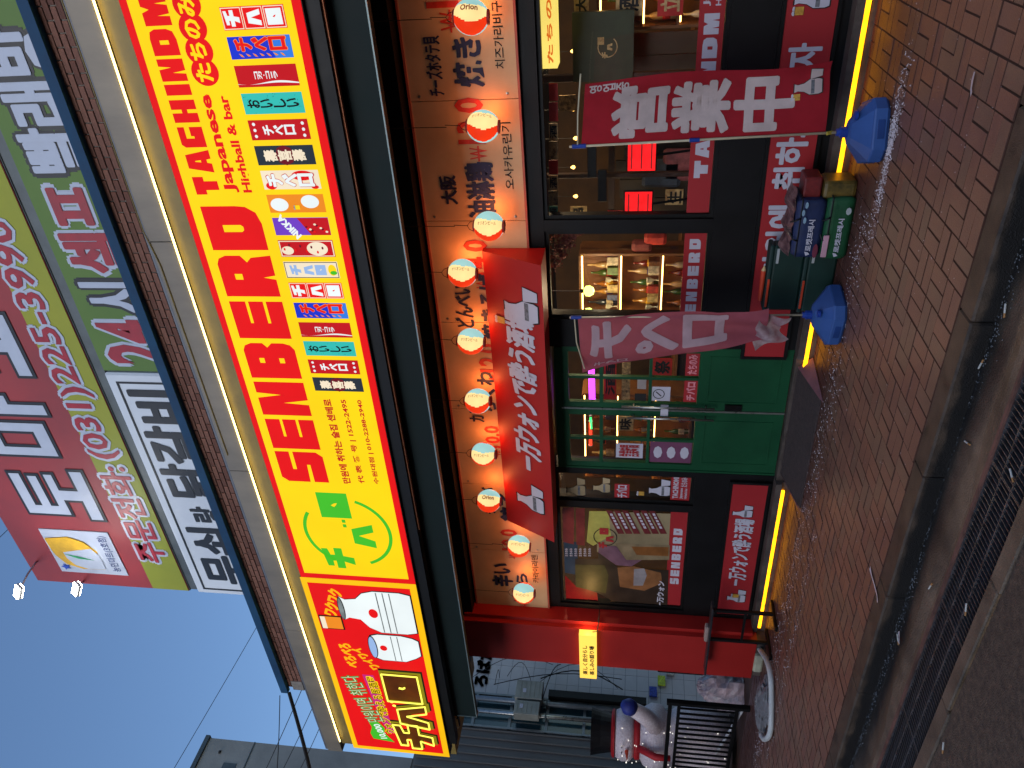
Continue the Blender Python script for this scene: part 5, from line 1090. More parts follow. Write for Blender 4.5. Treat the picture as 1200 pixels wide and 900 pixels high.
def cf(u, v):   # u 0 at the pole .. 1 free edge, v 0 bottom .. 1 top
    z = zb2 + (za_ - zb2) * v - .035 * u * v + .03 * u * (1 - v); x = px_(z) + (.44 + .03 * (1 - v)) * u - .02 * math.sin(v * 7) * u
    return (x, YF + .012 - .04 * math.sin(u * 6 + v * 3) * u - .025 * math.sin(v * 9 + u) * u - .012 * math.sin(u * 13 - v * 4) * u, z)
cloth('cloth', cf, mfl, fl, 24, 70)
cff = lambda a, b: (lambda q: (q[0], q[1] - .006, q[2]))(cf(a / .45, b / 1.68))
TX('営業中', (.035, .20, .40, 1.50), cff, mflw, fl, bold=.03, vertical=True, gap=.1, cut=True)
TX('영업중', (.385, 1.36, .435, 1.65), cff, mflw, fl, bold=.02, vertical=True, cut=True)
cloud(cff, .34, .14, .075, .09, fl, mflw, 3, cut=True); mug(lambda a, b: (lambda q: (q[0], q[1] - .0015, q[2]))(cff(a, b)), .25, .22, .06, fl)
MB().tube([(px_(.35) , YF - .012, .35), (px_(.33), YF + .01, .31)], .013, 6).build('cord_knot', M('yellow_cord', (170, 150, 50), rough=.8), fl)
# second flag, seen from its back, lower end blown round the pole
YG = -.62
qa, qb = P(940, 369, YG), P(672, 372, YG); py_ = lambda z: qb.x + (qa.x - qb.x) * (qb.z - z) / (qb.z - qa.z)
f2 = thing('banner_flag', 'faded pink banner flag with reversed チペロ lettering, its lower end twisted, near the green doors', 'flag', (qa.x, YG, .3))
MB().tube([(py_(.2), YG, .2), (py_(2.16), YG, 2.16)], .009, 8).build('pole', mpole, f2, smooth=True)
MB().tube([(py_(2.12), YG, 2.12), (py_(2.1) - .24, YG - .01, 2.105), (py_(2.1) - .50, YG - .02, 2.04)], .006, 6).build('cross_arm', mpole, f2)
MB().tube([(py_(2.06), YG, 2.06), (py_(2.15), YG, 2.15)], .016, 8).build('clip', mclip, f2); MB().tube([(py_(1.24), YG, 1.21), (py_(1.24), YG, 1.29)], .016, 8).build('clip', mclip, f2)
def cg(u, v):
    z = .56 + (2.09 - .56) * v - .03 * u * v; e = .19 + .37 * v; lo = max(0, .25 - v)
    x = py_(z) + .055 * math.sin(math.pi * min(1, max(0, v / .9))) ** 2 * (1 - u) + .35 * lo * (1 - u) - e * u
    return (x, YG - .015 - .05 * math.sin(u * 7 + v * 5) * u - .026 * math.sin(v * 16 + u * 4) * (.3 + lo * 3) - .5 * lo * lo, z)
cloth('cloth', cg, mflp, f2, 24, 70)
cgf = lambda a, b: (lambda q: (q[0], q[1] - .006, q[2]))(cg(a / .5, b / 1.5))
mfw2 = cloth_mat('flag_pale_print', (206, 176, 182), trans=.4)
TX('チペロ', (.03, .27, .41, 1.45), cgf, mfw2, f2, bold=.035, vertical=True, gap=.14, cut=True)
TX('千ベロ', (.44, 1.1, .475, 1.4), cgf, mfw2, f2, bold=.02, vertical=True, cut=True)
def cr(u, v):
    return (py_(.6) + .04 - .34 * u * (.55 + .45 * v) - .03 * (1 - v), YG - .05 - .035 * math.sin(u * 7 + v * 6),   .38 + .26 * v + .05 * math.sin(u * 3.0) * (1 - v) * 1.5 - .012 * math.sin(u * 14))
cloth('rolled_hem', cr, cloth_mat('flag_hem', (186, 172, 176), rgb2=(120, 62, 72)), f2, 16, 10)
# ---- flag bases (water tanks)
def flag_base():
    t = thing('flag_base', 'x', 'flag base', (0, 0, 0), 'blue plastic flag bases', baked=False)
    def octa(h, c): return [(h, -h + c), (h, h - c), (h - c, h), (-h + c, h), (-h, h - c), (-h, -h + c), (-h + c, -h), (h - c, -h)]
    b = MB(); L_ = [(.19, .07, 0), (.205, .075, .02), (.205, .075, .09), (.20, .075, .10), (.19, .07, .105), (.075, .03, .205), (.05, .022, .215)]
    vs = []; 
    for h, c, z in L_: vs += [(x, y, z) for x, y in octa(h, c)]
    fs = [tuple(range(7, -1, -1)), tuple(range(len(vs) - 8, len(vs)))]
    for k in range(len(L_) - 1):
        for i in range(8): fs.append((k * 8 + i, k * 8 + (i + 1) % 8, k * 8 + 8 + (i + 1) % 8, k * 8 + 8 + i))
    b.add(vs, fs); b.build('tank', mbase, t)
    MB().lathe([(.036, 0), (.036, .05), (.026, .055), (.024, .075), (0, .075)], 14, (0, 0, .21)).build('neck', mclip, t, smooth=False)
    MB().lathe([(.028, 0), (.030, .004), (.030, .022), (0, .024)], 12, (.1, -.1, .178)).build('filler_cap', mclip, t)
    MB().box(-.06, .06, -.2085, -.2045, .03, .075, .002).build('grip', M('base_dark_blue', (26, 60, 120), rough=.5), t)
    MB().box(-.2085, -.2045, -.06, .06, .03, .075, .002).build('grip', M('base_dark_blue', (26, 60, 120), rough=.5), t)
    return t
fb = flag_base(); fb.location = (px_(.25) + .0, YF, .003); fb.rotation_euler[2] = math.radians(20); fb['label'] = 'blue plastic water tank base under the red 営業中 flag'
dup(fb, (py_(.25), YG, .003), math.radians(-12), 'blue plastic water tank base under the faded pink flag, beside the dark green crates')
# ---- crates and bags
mcr = M('crate_green', (8, 44, 38), rough=.55, var=.15, scale=4); mor = M('crate_orange', (206, 70, 40), rough=.5); mtw = M('white_tape', (170, 176, 176), rough=.6)
def crate(p0, x1, y1, z0, z1, lab):
    x0, y0 = p0; t = thing('insulated_crate', lab, 'crate', ((x0 + x1) / 2, (y0 + y1) / 2, z0), 'dark green insulated crates by the flag')
    MB().box(x0, x1, y0, y1, z0, z1 - .035, .015).build('body', mcr, t); MB().box(x0 - .006, x1 + .006, y0 - .006, y1 + .006, z1 - .034, z1, .01).build('lid', M('crate_lid', (16, 50, 46), rough=.6), t)
    h = z1 - z0
    MB().box(x0 + .04, x0 + .30, y0 - .012, y0 - .007, z1 - .026, z1 - .008, .001).build('handle', mor, t)
    MB().box(x1 - .15, x1 - .02, y0 - .009, y0 - .0015, z1 - .075, z1 - .055).build('white_label', mtw, t)
    TX('fresh', (x0 + .14, z0 + h * .3, x0 + .30, z0 + h * .45), front(y0 - .004), mtw, t, bold=.01) if False else None
    return t
ca = P(978, 368, -.28); cb = P(978, 285, -.28)
xL, xR = P(955, 366, -.28).x, P(955, 288, -.28).x
zM, zT = P(939, 330, -.28).z, P(898, 330, -.28).z
c1 = crate((xL, -.28), xR, .0 - .14, .003, zM, 'dark green insulated crate standing on the pavement, lower of the two')
c2 = crate((xL + .01, -.275), xR - .005, -.145, zM + .004, zT, 'dark green insulated crate with orange strap, on top of the lower crate')
for o in (c1, c2): pass
bg_ = thing('rolled_packet', 'orange and cream packet lying on the upper dark green crate', 'packet', (xL + .2, -.2, zT)); b = MB(); b.tube([(xL + .08, -.22, zT + .022), (xL + .36, -.22, zT + .022)], [.016, .02], 8); b.build('packet', mor, bg_); MB().tube([(xL + .36, -.22, zT + .022), (xL + .40, -.22, zT + .02)], [.02, .006], 8).build('twisted_end', msc[0], bg_)
mtx = M('black_outline', (20, 22, 26), rough=.6)
def coolbag(xa, xb, y0, y1, z0, z1, m, lab, seed, extra):
    t = thing('cooler_bag', lab, 'bag', ((xa + xb) / 2, (y0 + y1) / 2, z0), 'zipped delivery cooler bags'); rnd = random.Random(seed); nx, nz = 10, 6
    b = MB(); vs = []
    prof = [(0, 0), (1, 0), (1, 1), (0, 1)]
    ring = []
    n_ = 40
    for j in range(nz + 1):
        v = j / nz; ins = .012 * math.sin(v * 9 + seed) 
        for k in range(n_):
            s_ = k / n_ * 4; e = int(s_); f_ = s_ - e
            if e == 0: x, y = f_, 0
            elif e == 1: x, y = 1, f_
            elif e == 2: x, y = 1 - f_, 1
            else: x, y = 0, 1 - f_
            wv = rnd.uniform(-.004, .004) + ins * (.5 - abs(f_ - .5))
            X_ = xa + (xb - xa) * x + (wv if e % 2 else 0); Y_ = y0 + (y1 - y0) * y + (wv if e % 2 == 0 else 0)
            r = .02 * (1 if v in (0, 1) else 0); X_ = min(max(X_, xa + r), xb - r); Y_ = min(max(Y_, y0 + r), y1 - r)
            vs.append((X_, Y_, z0 + (z1 - z0) * v + (rnd.uniform(-.006, .006) if 0 < j < nz else 0)))
    fs = [(j * n_ + k, j * n_ + (k + 1) % n_, (j + 1) * n_ + (k + 1) % n_, (j + 1) * n_ + k) for j in range(nz) for k in range(n_)] + [tuple(range(n_ - 1, -1, -1)), tuple(range(nz * n_, nz * n_ + n_))]
    b.add(vs, fs); b.build('body', m, t, smooth=True)
    zc = z0 + (z1 - z0) * .86; zp = MB(); zp.tube([(xa - .002, y0 - .008, zc), (xb + .002, y0 - .008, zc), (xb + .006, y0, zc), (xb + .006, y1, zc)], .005, 5); zp.build('zip', mtx, t)
    TX('로켓프레시', (xa + (xb - xa) * .12, z0 + (z1 - z0) * .34, xa + (xb - xa) * .68, z0 + (z1 - z0) * .56), front(y0 - .016), mwhite, t, bold=.02)
    f_ = front(y0 - .016); SH([[(xa + (xb - xa) * .04, z0 + (z1 - z0) * .5), (xa + (xb - xa) * .11, z0 + (z1 - z0) * .56), (xa + (xb - xa) * .10, z0 + (z1 - z0) * .44), (xa + (xb - xa) * .06, z0 + (z1 - z0) * .36)]], f_, mwhite, t, 'wing_mark')
    hd = MB(); hd.tube([(xa + (xb - xa) * .3, y0 - .012, z1 - .03), (xa + (xb - xa) * .34, y0 - .02, z1 + .01), (xa + (xb - xa) * .5, (y0 + y1) / 2, z1 + .035), (xa + (xb - xa) * .66, y0 - .02, z1 + .01), (xa + (xb - xa) * .7, y0 - .012, z1 - .03)], .007, 6); hd.build('handle', mtx, t, smooth=True)
    extra(t); return t
YB = -.50
xa2, xb2 = P(985, 303, YB).x, P(985, 232, YB).x; zg = P(966, 265, YB).z; zn = P(932, 265, YB).z
mgb = M('bag_green', (18, 76, 44), rough=.6, var=.15, scale=6, bump=.3, bscale=30); mnb = M('bag_navy', (28, 42, 80), rough=.6, var=.15, scale=6, bump=.3, bscale=30)
def ex1(t): MB().box(xa2 + .02, xa2 + .20, YB - .022, YB - .012, zg * .78, zg * .98, .003).build('paper_slip', M('pink_paper', (196, 150, 164), rough=.7), t); SH([ELL(xb2 - .1, zg * .25, .03, .02, 8)], front(YB - .016), mtw, t, 'leaf_print')
def ex2(t):
    for k in range(3): SH([ELL(xb2 - .05 - .06 * k, zg + (zn - zg) * (.72 + .08 * (k % 2)), .026, .012, 8)], front(YB - .016), M('leaf_pale_blue', (130, 160, 180), rough=.6), t, 'leaf_print')
    SH([ELL(xa2 + .07, zg + (zn - zg) * .2, .06, .02, 10)], front(YB - .0165), M('maroon_print', (110, 40, 60), rough=.6), t, 'leaf_print')
coolbag(xa2, xb2, YB, -.20, .003, zg - .004, mgb, 'green cooler bag with white Korean print standing on the pavement', 3, ex1)
coolbag(xa2 + .01, xb2 - .02, YB + .01, -.21, zg, zn, mnb, 'navy cooler bag with white Korean print on top of the green bag', 5, ex2)
# packages on and behind the bags
t = thing('patterned_package', 'rumpled patterned package lying on the navy cooler bag', 'package', ((xa2 + xb2) / 2, -.35, zn)); b = MB(); rnd = random.Random(9)
vs = []
for j in range(7):
    for i in range(15): vs.append((xa2 + .0 + (xb2 + .06 - xa2) * i / 14, -.46 + .045 * j, zn + .012 + .05 * math.sin(math.pi * j / 6) * (.8 + .5 * math.sin(i * 1.3)) + rnd.uniform(-.008, .008)))
b.add(vs, [(j * 15 + i, j * 15 + i + 1, (j + 1) * 15 + i + 1, (j + 1) * 15 + i) for j in range(6) for i in range(14)]); b.build('wrapper', M('patterned_plastic', (120, 92, 92), rough=.35, rgb2=(34, 18, 30), scale=14), t, smooth=False)
xr_ = P(955, 232, -.42).x
MB().box(xr_ + .0, xr_ + .16, -.42, -.22, P(962, 225, -.42).z, P(945, 225, -.42).z + .02, .01).build('box', M('maroon_box', (120, 34, 34), rough=.5, rgb2=(80, 20, 22), scale=20), None); o = bpy.data.objects['box']; tag(o, 'small maroon box at the right side of the navy bag', 'box')
o = MB().box(xr_ + .0, xr_ + .14, -.46, -.24, .01, P(966, 225, -.46).z, .02).build('snack_bag', M('brown_pack', (110, 90, 40), rough=.35, rgb2=(50, 46, 24), scale=14)); tag(o, 'brown and gold snack pack at the right side of the green bag', 'bag')
# ================================================================ little table at the left
tt = thing('side_table', 'small black table with thin top in front of the low red sign', 'table', (-7.3, -.35, 0))
tx0, tx1 = P(833, 783, -.36).x, P(833, 706, -.36).x; tz = .665
MB().box(tx0, tx1, -.47, -.33, tz, tz + .022, .006).build('table_top', M('table_top_black', (40, 40, 44), rough=.35), tt)
for lx in (P(870, 717, -.4).x, P(870, 751, -.4).x):
    MB().box(lx - .018, lx + .018, -.42, -.39, .03, tz).build('leg', mblkm, tt); MB().box(lx - .03, lx + .03, -.62, -.22, .003, .03, .006).build('foot', mblkm, tt)
l0, l1 = P(870, 751, -.4).x, P(870, 717, -.4).x; MB().box(l0 + .018, l1 - .018, -.415, -.395, .30, .325).build('stretcher', mblkm, tt)
o = MB(); o.box(tx0 + .55, tx0 + .80, -.42, -.34, tz + .0225, tz + .06, .01); tag(o.build('folded_cloth', M('grey_cloth', (150, 130, 124), rough=.9, bump=.5), None), 'folded grey cloth lying on the small black table', 'cloth')
# white hose and wrapped bundle
hp = [G(874, 738, .1), G(884, 752, .06), G(893, 765, .05), G(899, 775, .05), G(903, 792, .045), G(904, 812, .04), G(904, 835, .04), G(903, 855, .04), G(900, 864, .04), G(895, 866, .04), G(892, 861, .045)]
def smooth_path(pts, k=4):
    out = []
    for i in range(len(pts) - 1):
        p0, p1, p2, p3 = pts[max(i - 1, 0)], pts[i], pts[i + 1], pts[min(i + 2, len(pts) - 1)]
        for j in range(k): t = j / k; out.append(.5 * ((2 * p1) + (p2 - p0) * t + (2 * p0 - 5 * p1 + 4 * p2 - p3) * t * t + (3 * p1 - p0 - 3 * p2 + p3) * t ** 3))
    return out + [pts[-1]]
tag(MB().tube(smooth_path(hp), .03, 10).build('drain_hose', M('white_hose', (190, 196, 196), rough=.45, var=.08), smooth=True), 'thick white hose curling on the ground left of the red pillar', 'hose')
def crumple(name, c, r, m, lab, cat, seed, n=26, ms=16):
    rnd = random.Random(seed); ph = [rnd.uniform(0, 6.3) for _ in range(6)]; vs = []; fs = []
    for j in range(ms + 1):
        t = math.pi * .52 * j / ms
        for k in range(n):
            a = 2 * math.pi * k / n; q = 1 + .14 * math.sin(3 * a + ph[0] + 2 * t) + .1 * math.sin(7 * a + ph[1] - 5 * t) + rnd.uniform(-.07, .07)
            vs.append((c[0] + r[0] * q * math.sin(t) * math.cos(a), c[1] + r[1] * q * math.sin(t) * math.sin(a), c[2] + r[2] * max(0, math.cos(t)) * (1 + rnd.uniform(-.06, .06)) if j < ms else c[2]))
    for j in range(ms):
        for k in range(n): fs.append((j * n + k, (j + 1) * n + k, (j + 1) * n + (k + 1) % n, j * n + (k + 1) % n))
    return tag(MB().add(vs, fs).build(name, m), lab, cat)
gq = G(893, 825, .05); crumple('wrapped_bundle', (gq.x, gq.y, .0), (.42, .22, .12), M('grey_plastic', (126, 128, 132), rough=.35, rgb2=(88, 88, 92), scale=12, bump=.6, bscale=30), 'grey crumpled plastic bundle inside the curl of the white hose', 'bundle', 3)
crumple('plastic_bag', (-9.75, .55, .0), (.34, .28, .58), M('pink_white_plastic', (196, 172, 178), rough=.3, rgb2=(130, 130, 142), scale=7, bump=.5, bscale=25), 'tall pink and grey plastic bag standing behind the fence by the pillar', 'bag', 8)
tag(MB().box(-8.2, -7.9, -.3, .1, .0, .1, .02).build('foam_block', M('pale_foam', (160, 160, 140), rough=.8)), 'pale block under the foot of the red pillar', 'block')
# ================================================================ fence, snowman
fy = -.1
def fence(x0, x1, y, z0, z1, lab, n):
    t = thing('railing', lab, 'railing', ((x0 + x1) / 2, y, 0), 'black steel railings left of the pillar')
    for x in (x0, x1): MB().box(x - .03, x + .03, y - .03, y + .03, 0, z1 + .14).build('post', mblkm, t)
    MB().box(x0 + .03, x1 - .03, y - .022, y + .022, z1 + .07, z1 + .12).build('rail', mblkm, t)
    MB().box(x0 + .03, x1 - .03, y - .02, y + .02, z1 - .04, z1).build('rail', mblkm, t); MB().box(x0 + .03, x1 - .03, y - .02, y + .02, z0, z0 + .045).build('rail', mblkm, t)
    for k in range(n): x = x0 + (x1 - x0) * (k + 1) / (n + 1); MB().box(x - .011, x + .011, y - .011, y + .011, z0 + .045, z1 - .04).build('bar', mblkm, t)
fence(-10.95, -9.22, fy, .14, .92, 'black steel railing in front of the white snowman', 14)
fence(-10.2, -8.6, 1.1, .14, .98, 'black steel railing farther back beside the pillar', 9)
fence(-12.8, -11.05, fy, .14, .92, 'black steel railing at the left edge of the picture', 14)
sw = thing('snowman_decoration', 'big white tinsel snowman with black hat, red scarf and blue mitten behind the railing', 'snowman', (-10.9, .45, 0))
mtin = M('tinsel_white', (232, 220, 222), rough=.35, rgb2=(196, 180, 186), scale=40, bump=1.0, bscale=90); mtred = M('scarf_red', (170, 20, 30), rough=.6); mtbl = M('mitten_blue', (34, 48, 130), rough=.6); mhat = M('hat_black', (14, 14, 18), rough=.4, bump=.5, bscale=120)
sx = -10.93; sy = .45
MB().lathe([(.0, 0), (.40, .02), (.52, .25), (.53, .5), (.44, .78), (.36, .92)], 28, (sx, sy, .05)).build('lower_body', mtin, sw, smooth=True)
MB().lathe([(.36, 0), (.46, .08), (.47, .24), (.40, .36), (.30, .42)], 28, (sx, sy, .96)).build('upper_body', mtin, sw, smooth=True)
MB().lathe([(.30, 0), (.34, .02), (.34, .08), (.30, .10)], 28, (sx, sy, 1.36)).build('scarf', mtred, sw, smooth=True)
MB().lathe([(.30, 0), (.37, .07), (.38, .18), (.33, .27), (.24, .30)], 28, (sx, sy, 1.45)).build('head', mtin, sw, smooth=True)
MB().lathe([(.34, 0), (.34, .03), (.30, .05), (.285, .05)], 24, (sx, sy, 1.74)).build('hat_brim', mtred, sw)
MB().lathe([(.27, 0), (.30, .16), (.34, .30), (0, .31)], 24, (sx, sy, 1.79)).build('hat', mhat, sw)
MB().tube([(sx + .42, sy - .1, 1.15), (sx + .70, sy - .14, 1.30), (sx + .90, sy - .16, 1.50)], [.13, .12, .10], 12).build('arm', mtin, sw, smooth=True); MB().tube([(sx + .90, sy - .16, 1.50), (sx + .96, sy - .17, 1.56), (sx + 1.01, sy - .17, 1.63)], [.11, .12, .06], 12).build('mitten', mtbl, sw, smooth=True)
MB().tube([(sx - .44, sy - .1, 1.2), (sx - .54, sy - .16, 1.05), (sx - .56, sy - .2, .92)], [.12, .11, .08], 12).build('arm', mtin, sw, smooth=True)
MB().tube([(sx + .26, sy - .36, 1.40), (sx + .30, sy - .50, 1.15), (sx + .34, sy - .52, .95)], [.05, .05, .04], 8).build('scarf_tail', mtred, sw, smooth=True)
for k in range(2): MB().lathe([(0, 0), (.025, .01), (0, .02)], 10, (sx + .10 + .14 * k, sy - .36, 1.62)).build('eye', mhat, sw)
MB().tube([(sx + .17, sy - .37, 1.56), (sx + .19, sy - .52, 1.55)], [.03, .005], 8).build('nose', mor, sw)
gm = MB(); rnd = random.Random(2); esp = EM('tiny_bulbs', (255, 250, 240), 1.3)
for k in range(60):
    z = rnd.uniform(.15, 1.7); R0 = .53 if z < .8 else (.47 if z < 1.35 else .38); a = rnd.uniform(-2.9, -.2); x = sx + R0 * math.cos(a); y = sy + R0 * math.sin(a) - .01; s_ = .006; gm.box(x - s_, x + s_, y - s_, y + s_, z - s_, z + s_)
tag(gm.build('light_bulbs', esp, sw), kind='stuff')
tag(MB().tube([P(835, 890, .1), P(870, 832, -.06)], .022, 8).build('white_pole', M('white_plastic', (196, 198, 204), rough=.4), smooth=True), 'white plastic pole leaning low behind the railing', 'pole')
# ================================================================ neighbouring building (its side wall runs toward the street)
NX = -13.0
mtile = M('pale_tile', (206, 200, 196), rough=.45, rgb2=(184, 178, 176), scale=1.2); mgrt = M('tile_grout', (88, 92, 100), rough=.8); mdkp = M('dark_ribbed_panel', (116, 110, 106), rough=.55, rgb2=(96, 92, 88), scale=1.5, stretch=(1, 6, .4)); mcon = M('fair_concrete', (160, 154, 148), rough=.7, rgb2=(126, 122, 118), scale=.8, bump=.3, bscale=20)
mtg = M('teal_glass', (46, 78, 84), rough=.12, rgb2=(34, 58, 64), scale=1.2, spec=.6); malu = M('aluminium', (120, 126, 130), rough=.4, metal=.5)
nb_ = thing('neighbour_building', 'grey building left of the shop with pale tiles, a glazed strip and dark ribbed cladding', 'building', (NX, 2, 0))
MB().box(NX - 6, NX - .02, 2.28, 9, -.02, 5.5).build('tiled_wall', mgrt, nb_)
tl = MB().box(0, .012, .003, .317, .003, .217).mesh('tile', mtile); cnt = 0
for r_ in range(25):
    for c_ in range(10):
        o = link('tile', tl, nb_); o.matrix_parent_inverse = Matrix.Translation(-BAKED[nb_.name]); o.location = (NX - .019, 2.30 + .32 * c_, .05 + .22 * r_); cnt += 1
MB().box(NX - .06, NX - .03, 1.62, 2.28, -.02, 5.2).build('glazing_back', mpit, nb_)
for k in range(7):
    z0 = .25 + .68 * k; f = MB().box(NX - .03, NX + .02, 1.60, 2.30, z0, z0 + .05).build('window_frame', malu, nb_)
    for ya2, yb2 in ((1.64, 1.94), (1.98, 2.26)): MB().box(NX - .02, NX - .012, ya2, yb2, z0 + .05, z0 + .68).build('pane', mtg, f)
for y_ in (1.60, 1.94, 2.26): MB().box(NX - .03, NX + .025, y_, y_ + .035, -.02, 5.2).build('mullion', malu, nb_)
MB().box(NX - 6, NX - .03, -7, 1.60, -.02, 5.3).build('ribbed_wall', mdkp, nb_)
rib = MB().box(-.03, .0, 0, .02, 0, 5.25).mesh('rib', mdkp)
for k in range(55): o = link('rib', rib, nb_); o.matrix_parent_inverse = Matrix.Translation(-BAKED[nb_.name]); o.location = (NX + .005, 1.55 - .155 * k, 0)
MB().box(NX - 8, NX - .01, -9, .90, 5.3, 9.18).build('concrete_upper_floors', mcon, nb_); MB().box(NX - 8, NX + .03, -9.02, .93, 9.18, 9.26).build('parapet_cap', mpost, nb_)
for k in range(6):
    z = 8.6 - .0; y = .35 - 1.3 * k
    MB().box(NX - .012, NX + .0, y - .12, y + .12, 8.45, 8.7).build('wall_vent', mpost, nb_); MB().lathe([(.03, 0), (.03, .03), (0, .03)], 8, (NX, y + .3, 8.85)).build('anchor_hole', mink, nb_)
    for z2 in (7.6, 6.8): MB().box(NX - .012, NX + .0, y - .1, y + .1, z2, z2 + .22).build('wall_vent', mpost, nb_)
MB().box(NX - .005, NX + .004, -8, .9, 8.28, 8.30).build('joint_line', mpost, nb_)
sd_ = lambda a, b: (NX + .012, a, b)
ww_ = P
ta, tb2 = PX(572, 806, NX), PX(556, 772, NX)
TX('ろばた', (ta.y, ta.z + .02, 3.3, 4.5), sd_, mink, nb_, bold=.05)
# pipes and meter boxes
def pipe(y, r, z0, z1, lab, m=malu):
    t = thing('wall_pipe', lab, 'pipe', (NX + .1, y, z0)); MB().tube([(NX + .1, y, z0), (NX + .1, y, z1)], r, 10).build('pipe', m, t, smooth=True)
    for z in (z0 + .4, (z0 + z1) / 2, z1 - .3): MB().box(NX + .0, NX + .1 + r + .005, y - r - .012, y + r + .012, z, z + .03).build('bracket', mpost, t)
pipe(2.12, .05, .9, 5.1, 'thick grey wall pipe running behind the upper meter box'); pipe(1.86, .035, .9, 5.1, 'thin pale wall pipe running down behind the lower meter box', mchrome)
mbx = M('meter_box_grey', (150, 150, 140), rough=.5, rgb2=(124, 124, 116), scale=3)
for (y0, y1, z0, z1, lab) in ((2.04, 2.42, 3.10, 3.60, 'grey electric box with warning label, nearer the pale tiles'), (1.72, 2.00, 3.12, 3.58, 'ribbed grey electric box, nearer the dark cladding')):
    t = thing('electric_box', lab, 'electric box', (NX + .2, y0, z0)); MB().box(NX + .14, NX + .34, y0, y1, z0, z1, .01).build('housing', mbx, t)
    for k in range(5): MB().box(NX + .338, NX + .346, y0 + .03, y1 - .03, z0 + .06 + k * .085, z0 + .075 + k * .085).build('louvre', mbx, t)
    MB().box(NX + .345, NX + .349, y0 + .12, y0 + .20, z0 + .30, z0 + .36).build('warning_label', mwhite, t)
o = MB().box(NX + .08, NX + .2, 2.22, 2.36, 1.2, 3.0).build('cable_tray', mblkm); tag(o, 'black cable tray full of wires below the electric boxes', 'cable tray')
rnd = random.Random(12)
clab = ['uppermost', 'second', 'third', 'fourth', 'fifth', 'sixth', 'lowest']
for k in range(7):
    y0 = 2.25 + rnd.uniform(-.1, .35); z0 = rnd.uniform(3.0, 4.6); y1 = 2.1 + rnd.uniform(0, .9); z1 = rnd.uniform(1.2, 4.4); s_ = rnd.uniform(.1, .45)
    pts = [Vector((NX + .2 + .1 * math.sin(math.pi * i / 8), y0 + (y1 - y0) * i / 8 + s_ * math.sin(math.pi * i / 8), z0 + (z1 - z0) * i / 8)) for i in range(9)]
    tag(MB().tube(pts, rnd.choice((.006, .009, .012)), 5).build('loose_cable', mstr), 'thin black cable looping over the neighbouring wall, %s of seven from the top' % clab[k], 'cable', 'loose cables on the neighbouring wall')
# small coloured notices left of pillar
for k, (c_, w_) in enumerate((((60, 80, 170), 'blue'), ((190, 210, 60), 'yellow green'), ((190, 190, 180), 'white'))):
    o = MB().box(NX + .02, NX + .06, 2.5 + .25 * k, 2.7 + .25 * k, 1.0 - .16 * k, 1.14 - .16 * k).build('notice', M('notice_%d' % k, c_, rough=.6, var=.3, scale=30)); tag(o, '%s notice on the pale tiles just above the rear railing' % w_, 'notice')
# overhead wires
wires = [((200, 905), (305, 725), 9, 'thin wire crossing the open sky'), ((325, 805), (360, 900), 2, 'thick black stay cable running down from the end of the blue beam'), ((328, 815), (322, 905), 2.2, 'thin wire hanging from the blue beam end to the left edge'), ((352, 808), (308, 905), 4, 'thin wire crossing behind the stay cable, nearest the sky'), ((362, 835), (328, 905), 4.3, 'thin wire crossing just before the concrete wall'), ((372, 855), (348, 905), 4.6, 'short thin wire beside the grey fascia end'), ((0, 628), (22, 606), 7, 'faint wire above the roof sign corner')]
for k, (a, b, d, lab) in enumerate(wires):
    pa = CAM + ray(*a) * (9.5 + d * .8); pb = CAM + ray(*b) * (9.8 + d * .9)
    if k == 1: pa = Vector((-8.27, -1.05, 5.72)); pb = CAM + ray(*b) * 10.5
    dd = (pb - pa); pa2 = pa if k in (1,) else pa - dd * (.6 if k in (0, 3, 4, 5, 6) else .0); pb2 = pb + dd * .8
    if k == 0: pb2 = pb + dd * .8
    pts = [pa2 + (pb2 - pa2) * i / 10 + Vector((0, 0, -.03 * math.sin(math.pi * i / 10))) for i in range(11)]
    tag(MB().tube(pts, .022 if k == 1 else .0055, 6).build('overhead_wire', mstr), lab, 'wire')
# ================================================================ litter and small marks on the ground
rnd = random.Random(21); sb = MB()
msalt = M('salt_grain', (206, 196, 200), rough=.4, var=.1)
def grain(x, y, r, z=0.0): sb.add([(x + r, y, z), (x, y + r * 1.3, z), (x - r * 1.2, y, z), (x, y - r, z), (x, y, z + r)], [(0, 1, 4), (1, 2, 4), (2, 3, 4), (3, 0, 4)])
for k in range(2600):
    if k < 1100: a = rnd.uniform(-1.0, -2.4); x = rnd.gauss(-1.7, .26); y = rnd.gauss(-.98, .035 + .03 * abs(x + 1.7))
    elif k < 1700: x = rnd.uniform(-5.2, -2.2); y = rnd.gauss(-.80, .12)
    else: x = rnd.uniform(-9.5, -5.0); y = rnd.gauss(-.75, .10) if rnd.random() < .7 else rnd.gauss(-1.15, .04)
    grain(x, y, rnd.uniform(.0022, .0065))
for k in range(500): grain(rnd.uniform(-8, -.5), rnd.uniform(-2.5, -.2), rnd.uniform(.0015, .004))
tag(sb.build('scattered_salt', msalt), 'white grains scattered along the pavement by the shop front', 'salt', kind='stuff')
sb = MB()
for k in range(1500): grain(rnd.uniform(-7.5, -.8), rnd.gauss(-2.76, .03), rnd.uniform(.002, .0045), rnd.choice((-.03, -.06)) - .02 if False else -.11)
tag(sb.build('kerb_grit', M('grey_grit', (120, 122, 124), rough=.6)), 'pale grit lying in the gutter along the kerb', 'grit', kind='stuff')
mbut = M('cigarette_paper', (206, 204, 196), rough=.8); mfilt = M('cigarette_filter', (180, 130, 80), rough=.8)
